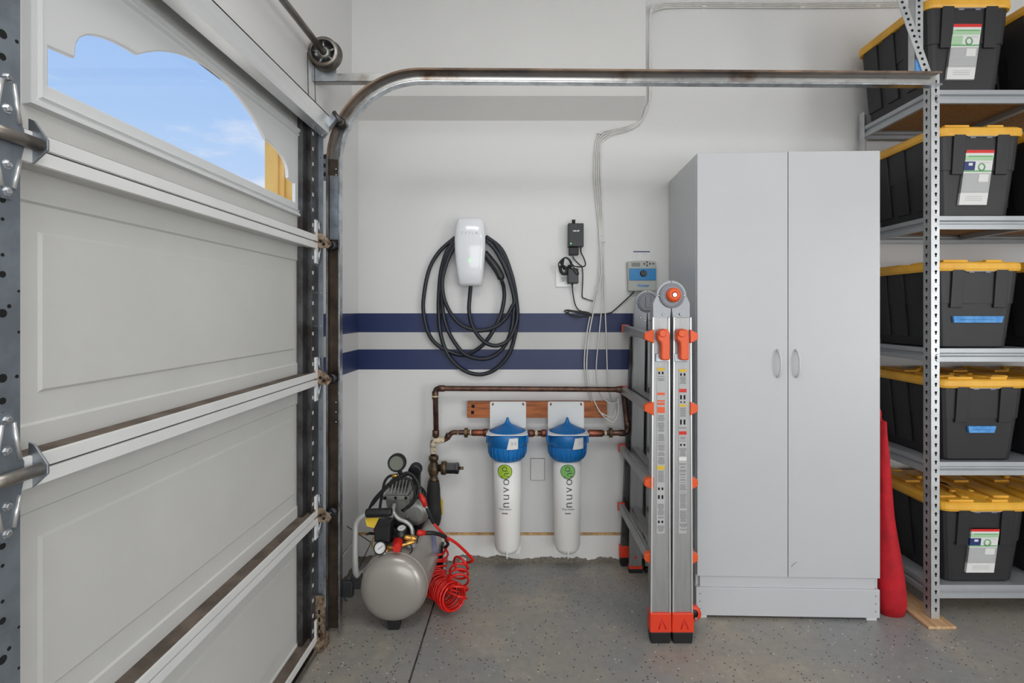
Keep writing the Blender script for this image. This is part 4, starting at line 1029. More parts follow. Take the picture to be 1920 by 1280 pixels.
b = MB(); b.lathe((-0.508, 2.12, .365), (-0.455, 2.12, .358), [(0, .008), (.1, .011), (.4, .011), (.45, .008), (.6, .012), (1, .011)], 12); b.build('brass_coupler', 'gold', ac)
b = MB(); b.tube([(-0.498 + .028 * math.cos(2 * PI * k / 20), 2.105, .322 + .026 * math.sin(2 * PI * k / 20)) for k in range(20)], .003, n=6, closed=True); b.build('pull_ring', 'black', ac)
b = MB(); b.tube([(-0.66, 2.14, .372), (-0.60, 2.13, .372)], .006, n=8); b.tube([(-0.672, 2.14, .366), (-0.65, 2.14, .374)], .004, n=8); b.build('drain_lever', 'black', ac)
b = MB(); b.box(-0.634, -0.615, 2.11, 2.13, .392, .403, bev=.002); b.build('red_switch', 'redplastic', ac)
b = MB(); b.tube(rounded([(-0.668, 2.16, .215), (-0.688, 2.06, .225), (-0.690, 2.05, .30), (-0.690, 2.06, .455), (-0.650, 2.065, .487), (-0.60, 2.07, .487)], .04, 6), .0125, n=14)
b.tube([(-0.60, 2.07, .473), (-0.545, 2.09, .470)], .009, n=10); b.build('handle', 'silver', ac)
b = MB(); b.lathe((-0.650, 2.065, .487), (-0.545, 2.072, .489), [(0, .015), (.05, .017), (.95, .017), (1, .014)], 18)
for k in range(12): b.tube([(-0.642 + k * .0078 + .0, 2.066 + .0172 * math.cos(t), .487 + .0172 * math.sin(t)) for t in [2 * PI * j / 14 for j in range(14)]], .0016, n=4, closed=True)
b.build('grip', 'black', ac)
b = MB(); b.hexa([(-0.655, 2.07, .462), (-0.595, 2.07, .470), (-0.595, 2.073, .470), (-0.655, 2.073, .462), (-0.645, 2.06, .436), (-0.615, 2.06, .428), (-0.615, 2.063, .428), (-0.645, 2.063, .436)]); tag(b.build('warning_tag', 'yellow', ac), 'yellow warning tag')
# tyre inflator with its hose hung over the pump
inf = thing('tire_inflator', 'black tire inflator gauge with looped hose lying over the compressor pump', 'inflator', (-0.53, 2.2, .58))
gauge((-0.548, 2.16, .663), .036, (-.02, -1, .1), 'gauge', 'lcd', 'black', par=inf)
b = MB()
for k in range(26): a = 2 * PI * k / 26; b.cyl((-0.548 + .036 * math.cos(a), 2.152, .663 + .036 * math.sin(a)), (-0.548 + .036 * math.cos(a), 2.178, .663 + .036 * math.sin(a)), .003, n=5)
b.cyl((-0.545, 2.18, .63), (-0.53, 2.185, .59), .010, n=10); b.build('rubber_guard', 'black', inf)
b = MB(); b.lathe((-0.478, 2.18, .618), (-0.478, 2.22, .622), [(0, .024), (0, .028), (1, .028)], 22, cap=False); b.cyl((-0.478, 2.20, .62), (-0.478, 2.203, .62), .027, n=20); b.box(-0.49, -0.455, 2.19, 2.215, .545, .60, bev=.003); b.build('trigger_body', 'blackgloss', inf)
b = MB(); b.cyl((-0.57, 2.17, .602), (-0.548, 2.17, .608), .008, n=10); b.build('brass_end', 'gold', inf)
def u4(pts, y): return [at(660 + p[0] / 5.817, 840 + p[1] / 5.817, y - (p[2] if len(p) > 2 else 0)) for p in pts]
b = MB()
b.tube(cr(u4([(470, 290), (400, 310), (355, 370), (335, 470), (315, 580), (305, 660)], 2.18), 6), .0058, n=9)
b.tube(cr(u4([(190, 655), (240, 560), (310, 480), (400, 390), (480, 330), (560, 300), (640, 290), (690, 340), (710, 440), (690, 560), (620, 640), (540, 680)], 2.17), 6), .0058, n=9)
b.tube(cr(u4([(215, 625), (300, 520), (390, 420), (480, 350), (570, 325), (640, 350), (670, 430), (690, 520), (660, 600), (600, 650)], 2.16), 6), .0058, n=9)
b.tube(cr(u4([(500, 340), (580, 270), (660, 290), (720, 380), (725, 460), (690, 560), (590, 650), (560, 690)], 2.155), 6), .0058, n=9)
b.build('hose', 'black', inf)
b = MB(); P = u4([(735, 490), (775, 560), (800, 630)], 2.19); b.tube(P, .010, n=12, radii=[.008, .012, .010]); b.build('red_coupling', 'redplastic', inf)
b = MB(); P = u4([(690, 400), (720, 440), (740, 490)], 2.19); b.tube(P, .008, n=10); P = u4([(795, 620), (812, 645), (825, 665)], 2.19); b.tube(P, .007, n=10); b.build('steel_coupler', 'alloy', inf)

# ================================================================ red coil hose
rh = thing('coiled_air_hose', 'bright red coiled air hose heaped on floor beside the compressor', 'hose', (-0.37, 2.25, 0))
b = MB()
def helix(path, rad, turns, per=18):
    """path = world points of the axis"""
    C = cr(path, 24); n = int(turns * per); L = [0]
    for a, c in zip(C, C[1:]): L.append(L[-1] + (c - a).length)
    res = []; up = Vector((0.3, -.2, 1)); j = 0
    for i in range(n + 1):
        s_ = L[-1] * i / n
        while j < len(L) - 2 and L[j + 1] < s_: j += 1
        f_ = (s_ - L[j]) / max(L[j + 1] - L[j], 1e-9); p = C[j].lerp(C[j + 1], f_)
        t = (C[min(j + 3, len(C) - 1)] - C[max(j - 3, 0)]).normalized()
        up = (up - t * up.dot(t)).normalized(); sd = t.cross(up); a = 2 * PI * turns * i / n
        r_ = rad(i / n) if callable(rad) else rad
        res.append(p + (up * math.cos(a) + sd * math.sin(a)) * r_)
    return res
h1 = helix([at(822, 1028, 2.40), at(819, 1045, 2.40), at(817, 1065, 2.38), at(818, 1082, 2.36)], .050, 4.6)
h2 = helix([at(818, 1082, 2.36), at(818, 1094, 2.31), at(826, 1103, 2.26), at(838, 1111, 2.21), at(852, 1120, 2.16)], lambda t: .050 + .005 * math.sin(t * 9) + .0035 * math.sin(t * 77) + .002 * math.sin(t * 131), 21)
h3 = helix([at(853, 1120, 2.16), at(858, 1098, 2.19), at(860, 1078, 2.24), at(862, 1060, 2.28), at(872, 1050, 2.30)], lambda t: .050 - .014 * t, 5.5)
b.tube(h1, .0052, n=7); b.tube(h2, .0048, n=7); b.tube(h3, .0052, n=7)
b.build('coil', 'red', rh)
b = MB()
b.tube(cr([h3[-1], at(884, 1052, 2.28), at(886, 1048, 2.27), at(875, 1036, 2.25), at(858, 1020, 2.22), at(843, 1010, 2.20), at(832, 1005, 2.19)], 6), .0062, n=9)
b.tube(cr([at(812, 980, 2.20), at(823, 992, 2.20), at(835, 1005, 2.22), at(840, 1015, 2.3), at(838, 1024, 2.34), h1[0]], 6), .0055, n=9)
b.build('straight_lead', 'red', rh)
b = MB(); b.tube(cr([at(798, 999, 2.13), at(812, 999, 2.14), at(825, 1002, 2.17), at(836, 1007, 2.19)], 6), .0085, n=10); b.build('strain_relief', 'black', rh); b = MB(); b.tube(cr([at(801, 952, 2.19), at(806, 965, 2.19), at(813, 980, 2.20)], 5), .0078, n=10); b.build('strain_relief', 'black', rh); b = MB(); b.tube(cr([at(836, 1012, 2.28), at(840, 1020, 2.32), at(834, 1026, 2.35)], 4), .007, n=8); b.build('strain_relief', 'black', rh)
b = MB(); b.lathe(at(782, 998, 2.12), at(798, 999, 2.13), [(0, .009), (.1, .012), (.7, .012), (.75, .009), (1, .009)], 12); b.build('end_fitting', 'redplastic', rh)
b = MB(); q = at(868, 1049, 2.27); b.hexa([q + Vector((-.012, 0, -.008)), q + Vector((.008, 0, -.02)), q + Vector((.010, .003, -.02)), q + Vector((-.010, .003, -.008)), q + Vector((-.006, 0, .012)), q + Vector((.012, 0, .002)), q + Vector((.014, .003, .002)), q + Vector((-.004, .003, .012))]); b.build('paper_tag', 'stickw', rh)
b = MB(); p0, p1 = at(815, 1022, 2.42), at(835, 1078, 2.42)
b.box(p0.x, p1.x - .01, 2.42, 2.46, 0, p0.z, bev=.003)
ob = b.build('upright_box', 'blackgloss', None, at=(p0.x + .02, 2.44, 0)); tag(ob, 'small black upright box with white side strip behind the red hose', 'box')
b = MB(); b.box(p1.x - .0105, p1.x - .002, 2.418, 2.44, 0.004, p0.z - .02); b.build('white_strip', 'stickw', ob)

# ================================================================ ladder
ld = thing('folding_ladder', 'folded aluminium ladder with orange locks leaning beside the white cabinet', 'ladder', (0.58, 2.3, 0))
def rail(name, xa, xb, yb, xt0, xt1, yt, z0, z1, dep=.026, m='alu', edge=True):
    b = MB()
    b.hexa([(xa, yb, z0), (xb, yb, z0), (xb, yb + dep, z0), (xa, yb + dep, z0), (xt0, yt, z1), (xt1, yt, z1), (xt1, yt + dep, z1), (xt0, yt + dep, z1)], bev=.003)
    if edge:
        for s_ in (0, 1):
            a = xa if s_ == 0 else xb - .006; c = xt0 if s_ == 0 else xt1 - .006
            b.hexa([(a, yb - .004, z0), (a + .006, yb - .004, z0), (a + .006, yb, z0), (a, yb, z0), (c, yt - .004, z1), (c + .006, yt - .004, z1), (c + .006, yt, z1), (c, yt, z1)], mi=1, bev=.0008)
    return b.build(name, [m, 'aluedge'], ld)
# near outer rails (front face y ~ 2.0)
LR = []
LR.append(rail('outer_rail', .493, .574, 2.000, .509, .578, 2.030, .085, 1.285))
LR.append(rail('outer_rail', .580, .661, 2.000, .592, .665, 2.030, .085, 1.285))
rail('inner_rail', .497, .570, 2.030, .511, .574, 2.050, .22, 1.345, edge=False)
rail('inner_rail', .584, .655, 2.030, .594, .657, 2.050, .22, 1.345, edge=False)
# far rails
rail('inner_rail', .521, .584, 2.535, .540, .600, 2.520, .032, 1.30, edge=False)
rail('inner_rail', .600, .660, 2.535, .610, .670, 2.520, .032, 1.30, edge=False)
rail('outer_rail', .488, .536, 2.602, .535, .580, 2.575, .03, 1.18, m='galvdark', edge=False, dep=.022)
rail('outer_rail', .612, .664, 2.602, .61, .66, 2.575, .03, 1.18, m='galvdark', edge=False, dep=.022)
def fz(x0, x1, y0, y1, ztop, emblem):
    b = MB(); b.hexa([(x0, y0, .045), (x1, y0, .045), (x1, y1, .045), (x0, y1, .045), (x0 + .001, y0 + .001, ztop), (x1 - .001, y0 + .001, ztop), (x1 - .001, y1, ztop), (x0 + .001, y1, ztop)], bev=.004)
    f = b.build('foot', 'redorange', ld)
    b = MB(); b.hexa([(x0 + .006, y0 + .004, 0), (x1 - .006, y0 + .004, 0), (x1 - .006, y1 - .002, 0), (x0 + .006, y1 - .002, 0), (x0 + .002, y0 + .002, .047), (x1 - .002, y0 + .002, .047), (x1 - .002, y1, .047), (x0 + .002, y1, .047)], bev=.004); b.build('rubber_sole', 'black', f)
    if emblem:
        c = (x0 + x1) / 2 + .006; b = MB()
        for s_ in (-1, 1): b.tube([(c + s_ * .014, y0, .060), (c, y0, .100)], .0022, n=5)
        b.build('emblem', 'redplastic', f)
fz(.490, .576, 1.992, 2.04, .122, True); fz(.577, .664, 1.992, 2.04, .122, True)
fz(.484, .538, 2.596, 2.63, .105, False); fz(.610, .668, 2.596, 2.63, .105, False)
b = MB(); b.box(.519, .586, 2.532, 2.563, .0, .022, bev=.003); b.box(.519, .586, 2.531, 2.564, .022, .034, mi=1); b.box(.598, .662, 2.532, 2.563, .0, .022, bev=.003); b.build('end_plug', ['black', 'redorange'], ld)
b = MB(); b.cyl((.552, 2.535, .078), (.552, 2.532, .078), .007, n=10); b.build('rivet', 'redorange', ld)
# wheel
b = MB(); b.lathe((.668, 2.01, .108), (.668, 2.035, .108), [(0, .018), (0, .030), (1, .030), (1, .018)], 24, cap=False); b.lathe((.668, 2.012, .108), (.668, 2.034, .108), [(0, .0), (0, .019), (1, .019)], 20, mi=1); b.cyl((.674, 2.008, .095), (.674, 1.998, .095), .006, n=10, mi=2); b.build('wheel', ['redorange', 'black', 'bright'], ld)
# rungs
for k, z in enumerate((1.215, .928, .630, .332)):
    for sd in (0, 1):
        if sd == 0: xa0, xa1, xb0, xb1 = .482, .512, .500 + .0 * k, .530
        else: xa0, xa1, xb0, xb1 = .662, .682, .655, .675
        if sd == 0: xb0, xb1 = (.497, .527) if k == 0 else (.488 - .004 * k, .518 - .004 * k)
        zf = z + (.012 if k == 0 else -.015)
        b = MB(); b.hexa([(xa0, 2.045, z - .022), (xa1, 2.045, z - .022), (xb1, 2.585, zf - .022), (xb0, 2.585, zf - .022), (xa0 + .002, 2.045, z + .010), (xa1, 2.045, z + .010), (xb1, 2.585, zf + .010), (xb0, 2.585, zf + .010)], bev=.003)
        for j in range(2): b.hexa([(xa0 + .006 + j * .012, 2.05, z + .010), (xa0 + .009 + j * .012, 2.05, z + .010), (xb0 + .009 + j * .012, 2.58, zf + .010), (xb0 + .006 + j * .012, 2.58, zf + .010), (xa0 + .006 + j * .012, 2.05, z + .012), (xa0 + .009 + j * .012, 2.05, z + .012), (xb0 + .009 + j * .012, 2.58, zf + .012), (xb0 + .006 + j * .012, 2.58, zf + .012)], mi=1)
        rg = b.build('rung', ['alu', 'aluedge'], ld)
        sg = -1 if sd == 0 else 1
        xo = .476 if sd == 0 else .690; xi = .512 if sd == 0 else .656
        b = MB(); b.hexa([(xo, 2.022, z - .018), (xi, 2.012, z - .034), (xi, 2.05, z - .034), (xo, 2.045, z - .018), (xo, 2.022, z + .006), (xi, 2.012, z + .022), (xi, 2.05, z + .022), (xo, 2.045, z + .006)], bev=.003); b.build('rung_cap', 'orange', rg)
        b = MB(); b.box(xb0 - .004, xb1 + .004, 2.582, 2.602, zf - .026, zf + .014, bev=.004); b.build('rung_cap', 'orange' if k == 0 else 'redorange', rg)
    b = MB(); b.box(.532, .566, 2.075, 2.54, z - .028, z + .004, bev=.003); b.build('inner_rung', 'alu', ld)
    b = MB(); b.box(.612, .646, 2.075, 2.54, z - .028, z + .004, bev=.003); b.build('inner_rung', 'alu', ld)
# hinges
def lhinge(cx, cz, y, knob, x0, x1, zl):
    b = MB()
    Rr = .060
    for sd in (-1, 1):
        xo = x0 if sd < 0 else x1; xi = cx - .006 * -sd * -1
        arc = [(cx + sd * Rr * math.sin(R(a)), cz + Rr * math.cos(R(a))) for a in range(0, 91, 10)]
        poly = [(cx + sd * .002, cz + Rr)] + arc[1:] + [(xo, cz - .03), (xo, zl), (cx + sd * .008, zl), (cx + sd * .002, cz - .05)]
        b.prism(poly, y + (.0 if sd < 0 else .004), y + .008, 'y', mi=0)
    h = b.build('hinge_plate', 'hingemetal', ld)
    for (dx, dz) in ((-.052, .0), (.052, 0), (-.035, -.075), (-.012, -.09), (.035, -.075), (.015, -.09)):
        b = MB(); b.lathe((cx + dx, y, cz + dz), (cx + dx, y - .003, cz + dz), [(0, .005), (1, .002)], 8); b.build('rivet', 'bright', h)
    b = MB(); b.lathe((cx, y + .001, cz), (cx, y - .010, cz), [(0, .050), (.6, .050), (1, .046)], 36); b.tube([(cx + .042 * math.cos(2 * PI * k / 30), y - .010, cz + .042 * math.sin(2 * PI * k / 30)) for k in range(30)], .002, n=5, closed=True); b.build('hinge_disc', 'disc', h)
    if knob:
        b = MB(); b.lathe((cx + .003, y - .008, cz + .002), (cx + .003, y - .034, cz + .002), [(0, .027), (.5, .029), (.8, .026), (1, .018), (1.0, .011), (.8, .011), (.8, 0)], 30, cap=False); k_ = b.build('lock_knob', 'orange', h)
        b = MB(); b.cyl((cx + .003, y - .030, cz + .002), (cx + .003, y - .036, cz + .002), .0085, n=14); b.build('knob_pin', 'bright', k_)
    else:
        b = MB(); b.box(cx - .012, cx + .014, y - .016, y - .009, cz - .028, cz + .03, bev=.003); b.box(cx - .022, cx + .022, y - .014, y - .009, cz - .04, cz - .026, bev=.002); b.build('hinge_relief', 'disc', h)
lhinge(.586, 1.372, 2.030, True, .512, .660, 1.27)
lhinge(.606, 1.353, 2.515, False, .542, .668, 1.20)
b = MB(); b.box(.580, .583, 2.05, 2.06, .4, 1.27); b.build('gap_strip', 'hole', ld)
# rock locks
for k, xc in enumerate((.5455, .6205)):
    b = MB()
    pr = [(-.024, 1.196), (-.024, 1.225), (-.016, 1.238), (.012, 1.240), (.022, 1.230), (.024, 1.205), (.024, 1.118), (.0, 1.114), (-.012, 1.122), (-.010, 1.165), (-.012, 1.186)]
    b.prism([(xc + a, z) for a, z in pr], 2.026 - .036, 2.026, 'y', bev=.006)
    b.lathe((xc - .006, 1.992, 1.222), (xc - .006, 1.985, 1.222), [(0, .016), (1, .012)], 18)
    b.build('lock_lever', 'orange', ld)
    b = MB(); b.box(xc - .026, xc + .026, 2.018, 2.028, 1.108, 1.14, bev=.002); b.build('lock_base', 'galv', ld)
# instruction stickers on the rails
def face_y(z): return 2.000 + .030 * (z - .085) / 1.2 - .0015
def lab(x0, x1, zt, zb, bits, par):
    b = MB(); n = 12
    def P(x, z, o=0): return (x, face_y(z) - .0004 - o, z)
    b.hexa([P(x0, zb), P(x1, zb), (x1, face_y(zb) + .003, zb), (x0, face_y(zb) + .003, zb), P(x0 + .006, zt), P(x1 + .006, zt), (x1 + .006, face_y(zt) + .003, zt), (x0 + .006, face_y(zt) + .003, zt)])
    s = b.build('instruction_sticker', 'sticker', par)
    groups = {}
    rnd = random.Random(len(bits))
    z = zt - .003
    for (zz0, zz1, m) in bits:
        b = groups.setdefault(m, MB())
        sh = .006 * (zz0 - zb) / (zt - zb)
        if m == 'ink':
            z = zz0
            while z > zz1:
                w_ = (x1 - x0) * rnd.uniform(.6, .92); a = x0 + sh + ((x1 - x0) - w_) / 2
                if rnd.random() < .12: z -= .004; continue
                b.box(a, a + w_, face_y(z) - .0009, face_y(z) - .0003, z - .0013, z); z -= .0042
        elif m == 'pict':
            c = (x0 + x1) / 2 + sh
            for q in (-.007, .007): b.box(c + q - .004, c + q + .003, face_y(zz0) - .0009, face_y(zz0) - .0003, zz1, zz0)
        else:
            cb1 = MB(); cb1.box(x0 + sh + .001, x1 + sh - .001, face_y(zz0) - .0012, face_y(zz0) - .0003, zz1, zz0, bev=.0003, seg=1); cb1.build('colour_block', m, s)
    groups = {k_: v_ for k_, v_ in groups.items() if k_ in ('ink', 'pict')}
    for m, b in groups.items():
        o = b.build('printed_lines' if m in ('ink', 'pict') else 'colour_block', {'ink': 'ink', 'pict': 'hole'}.get(m, m), s)
        if m in ('ink', 'pict'): o['kind'] = 'stuff'
lab(.520, .552, 1.085, .43, [(1.083, 1.072, 'yellow'), (1.068, 1.058, 'pict'), (1.054, 1.03, 'ink'), (.985, .975, 'orange'), (.955, .949, 'orange'), (.945, .936, 'orange'), (.928, .904, 'orange'), (.895, .70, 'ink'), (.695, .68, 'yellow'), (.675, .63, 'ink'), (.61, .60, 'pict'), (.58, .565, 'pict'), (.545, .49, 'ink'), (.48, .47, 'pict'), (.46, .435, 'ink')], LR[0])
lab(.607, .639, 1.080, .43, [(1.078, 1.067, 'yellow'), (1.062, 1.052, 'pict'), (1.048, 1.02, 'ink'), (1.0, .986, 'redplastic'), (.975, .958, 'pict'), (.950, .945, 'pict'), (.938, .930, 'yellow'), (.925, .885, 'ink'), (.878, .855, 'pict'), (.848, .84, 'ink'), (.832, .818, 'redplastic'), (.81, .79, 'ink'), (.782, .774, 'pict'), (.765, .735, 'ink'), (.730, .716, 'stickw'), (.705, .44, 'ink')], LR[1])

# ================================================================ cabinet
CW, CD, CH = .770, .462, 1.985
cb_ = thing('storage_cabinet', 'tall white two-door storage cabinet beside the ladder', 'cabinet', (.7335, 2.167, 0), rotz=R(-1.6), local=True)
b = MB(); z0 = .125
b.box(0, .016, .018, CD, z0, CH - .002, bev=.001, seg=1); b.box(CW - .016, CW, .018, CD, z0, CH - .002, bev=.001, seg=1); b.box(.016, CW - .016, .018, CD, CH - .018, CH - .002); b.box(.016, CW - .016, .018, CD, .178, .194); b.box(.016, CW - .016, CD - .006, CD, z0, CH - .02); b.build('carcass', 'cab', cb_)
b = MB(); b.box(.014, CW - .020, .006, .022, .130, .180, bev=.001, seg=1); b.build('toe_board', 'cab', cb_)
b = MB(); b.box(-.004, CW - .004, -.004, .014, .012, .131, bev=.002); b.box(-.004, .014, .014, CD, .012, .131, bev=.001); b.box(CW - .022, CW - .004, .014, CD, .012, .131, bev=.001)
b.build('plinth', 'cab', cb_)
for x in (.002, CW - .055):
    for y in (.001, CD - .06):
        b = MB(); b.box(x - .004, x + .040, y - .003, y + .05, 0, .014, bev=.002); b.build('foot', 'cabedge', cb_)
b = MB()
for x in (.012, CW - .022):
    for z in (.105, .072, .040): b.cyl((x, -.0035, z), (x, -.0048, z), .003, n=8)
b.build('nail_holes', 'scuff', cb_)
mid = .385
for k, (xa, xb) in enumerate(((.002, mid - .0015), (mid + .0015, CW - .001))):
    b = MB(); b.box(xa, xb, 0, .016, .178, CH + (.004 if k else 0), bev=.0012, seg=2); d = b.build('door', 'cab', cb_)
    hx = mid - .042 if k == 0 else mid + .036
    b = MB(); b.tube(cr([(hx - .004, .001, 1.146), (hx - .002, -.014, 1.138), (hx, -.024, 1.115), (hx, -.026, 1.088), (hx, -.024, 1.061), (hx - .002, -.014, 1.038), (hx - .004, .001, 1.030)], 6), .0052, n=10); b.build('handle', 'cabedge', d)
    if k:
        b = MB(); b.tube(cr([(mid + .012, -.0001, .222), (mid + .024, -.0001, .235), (mid + .036, -.0001, .243)], 4), .0012, n=4); tag(b.build('scuff', 'scuff', d), 'grey scuff mark')

# ================================================================ red bag between cabinet and shelves
rb = thing('cloth_bag', 'long red cloth bag standing between white cabinet and shelving', 'bag', (1.545, 2.16, 0))
b = MB(); rings = []
N = 16
for i in range(N + 1):
    t = i / N; z = .0 + .84 * t
    w_ = .052 * (1 - t) ** .9 + .012 + .004 * math.sin(t * 9) ; d_ = .052 + .01 * math.sin(t * 7)
    if i == 0: w_ *= .85; d_ *= .8
    cx_ = 1.532 + .058 * (1 - t) ** 1.1 + .003 * math.sin(11 * t)
    rings.append([(cx_ + (w_ + .003 * math.sin(5 * a_ + 9 * t)) * math.cos(a_), 2.205 + d_ * math.sin(a_), z + (.0 if i else 0)) for a_ in [2 * PI * k / 24 for k in range(24)]])
b.loft(rings, smooth=True); b.build('sleeve', 'redcloth', rb)
b = MB(); b.tube(cr([(1.528, 2.175, .83), (1.518, 2.17, .86), (1.522, 2.18, .885), (1.534, 2.19, .86), (1.53, 2.2, .83)], 5), .006, n=8); b.build('drawstring', 'redcloth', rb)

# ================================================================ shelving
RX0, RX1, RY0, RY1 = 1.712, 2.93, 2.14, 2.60
LV = [2.245, 1.712, 1.152, .672, .152]        # top edge of each level's beams
rk = thing('shelving_unit', 'grey bolt-free steel shelving with punched posts and five board levels', 'shelving', (2.3, 2.37, 0))
def post(x, sx, y, sy, name='post'):
    b = MB(); top = 2.318
    b.box(x, x + sx * .038, y, y + sy * .0022, .012, top, bev=.0004, seg=1); b.box(x, x + sx * .0022, y, y + sy * .040, .012, top, bev=.0004, seg=1)
    z = .05
    if sy > 0:
        while z < top - .02:
            for (dx, r_) in ((.022, .0055),):
                b.cyl((x + sx * dx, y - .0004, z + .004), (x + sx * dx, y + .0002, z + .004), r_, n=10, mi=1); b.box(x + sx * (dx - .0028), x + sx * (dx + .0028), y - .0004, y + .0002, z - .008, z + .002, mi=1)
                xx = x - sx * .0004; b.prism([(y + .022 + r_ * math.cos(R(a)), z + .004 + r_ * math.sin(R(a))) for a in range(0, 360, 36)], xx, xx + sx * .0006, 'x', mi=1); b.box(xx, xx + sx * .0006, y + .0192, y + .0248, z - .008, z + .002, mi=1)
            z += .0365
    else:
        while z < top - .02:
            b.box(x + sx * .017, x + sx * .026, y + sy * .0022 - .0004, y + sy * .0022 + .0001, z - .006, z + .006, mi=1); z += .0365
    p = b.build(name, ['rackpost', 'hole'], rk)
    return p
post(RX0, 1, RY0, 1); post(RX1, -1, RY0, 1); post(RX0, 1, RY1, -1); post(RX1, -1, RY1, -1)
def beam(pts_fn, z, nm):
    pass
for z in LV:
    for (ya, sy) in ((RY0 + .003, 1), (RY1 - .003, -1)):
        b = MB(); x0, x1 = RX0 + .004, RX1 - .004
        prof_ = [(ya, z), (ya, z - .018), (ya + sy * .010, z - .024), (ya + sy * .010, z - .030), (ya, z - .036), (ya, z - .056), (ya + sy * .014, z - .056), (ya + sy * .014, z - .0545), (ya + sy * .0016, z - .0545), (ya + sy * .0016, z - .037), (ya + sy * .012, z - .031), (ya + sy * .012, z - .022), (ya + sy * .002, z - .016), (ya + sy * .002, z - .002), (ya + sy * .02, z - .002), (ya + sy * .02, z)]
        b.prism(prof_, x0, x1, 'x'); b.build('beam', 'rack', rk)
    for (xa, sx) in ((RX0 + .003, 1), (RX1 - .003, -1)):
        b = MB(); prof_ = [(xa, z), (xa, z - .018), (xa + sx * .010, z - .024), (xa + sx * .010, z - .030), (xa, z - .036), (xa, z - .056), (xa + sx * .014, z - .056), (xa + sx * .014, z - .0545), (xa + sx * .0016, z - .0545), (xa + sx * .0016, z - .037), (xa + sx * .012, z - .031), (xa + sx * .012, z - .022), (xa + sx * .002, z - .016), (xa + sx * .002, z - .002), (xa + sx * .02, z - .002), (xa + sx * .02, z)]
        b.prism(prof_, RY0 + .018, RY1 - .018, 'y'); b.build('side_beam', 'rack', rk)
    b = MB(); b.box(RX0 + .018, RX1 - .018, RY0 + .018, RY1 - .018, z - .016, z - .0035); b.box(RX0 + .018, RX1 - .018, RY0 + .018, RY1 - .018, z - .0035, z - .0025, mi=1); b.build('shelf_board', ['osb', 'rack'], rk)
    b = MB(); b.box(RX0 + .5, RX0 + .53, RY0 + .02, RY1 - .02, z - .040, z - .0165); b.build('cross_support', 'rack', rk)
for z in (LV[0] - .03, LV[0] - .05, LV[2] - .03, LV[2] - .048):
    b = MB(); b.lathe((RX0 + .026, RY0, z), (RX0 + .026, RY0 - .004, z), [(0, .007), (1, .003)], 10); b.build('rivet', 'bright', rk)
sh = MB(); sh.box(1.66, 1.775, 2.085, 2.64 - .05, 0, .012, bev=.002)
so = sh.build('wood_shim', 'shim', None, at=(1.71, 2.3, 0)); tag(so, 'pale wooden strip under the left posts of the shelving', 'wood strip')
sh = MB(); sh.box(2.87, 2.985, 2.085, 2.59, 0, .012, bev=.002); so = sh.build('wood_shim', 'shim', None, at=(2.93, 2.3, 0)); tag(so, 'pale wooden strip under the right posts of the shelving', 'wood strip')

# ---------------------------------------------------------------- totes
TW, TD, TH = .394, .458, .362
def tote_body(m='tote'):
    b = MB(); r = .035
    rings = []
    zt = TH - .035
    for z, i in ((0, .052), (.006, .046), (zt * .55, .030), (zt * .553, .027), (zt, .016)):
        rings.append(rrect(-TW / 2 + i, TW / 2 - i, i * .9 - .004, TD - i * .9, r, z))
    b.loft(rings)
    # raised panels on the front and on the long sides
    def ins(z): return .046 + (.016 - .046) * z / zt
    za, zc = zt * .50, zt - .004
    for (u0, u1) in ((-.118, -.068), (.066, .118)):
        ya, yc = ins(za) * .9 - .013, ins(zc) * .9 - .013
        b.hexa([(u0, ya, za), (u1, ya, za), (u1, ya + .02, za), (u0, ya + .02, za), (u0, yc, zc), (u1, yc, zc), (u1, yc + .02, zc), (u0, yc + .02, zc)], bev=.002)
        b.hexa([(u0, TD - ya - .02, za), (u1, TD - ya - .02, za), (u1, TD - ya, za), (u0, TD - ya, za), (u0, TD - yc - .02, zc), (u1, TD - yc - .02, zc), (u1, TD - yc, zc), (u0, TD - yc, zc)], bev=.002)
    for sx in (-1, 1):
        for (v0, v1) in ((.06, .15), (.20, .27), (.31, .40)):
            xa, xc = TW / 2 - ins(zt * .12) + .007, TW / 2 - ins(zc) + .007
            b.hexa([(sx * (xa - .02), v0, zt * .12), (sx * xa, v0, zt * .12), (sx * xa, v1, zt * .12), (sx * (xa - .02), v1, zt * .12), (sx * (xc - .02), v0, zc), (sx * xc, v0, zc), (sx * xc, v1, zc), (sx * (xc - .02), v1, zc)], bev=.002)
    return b
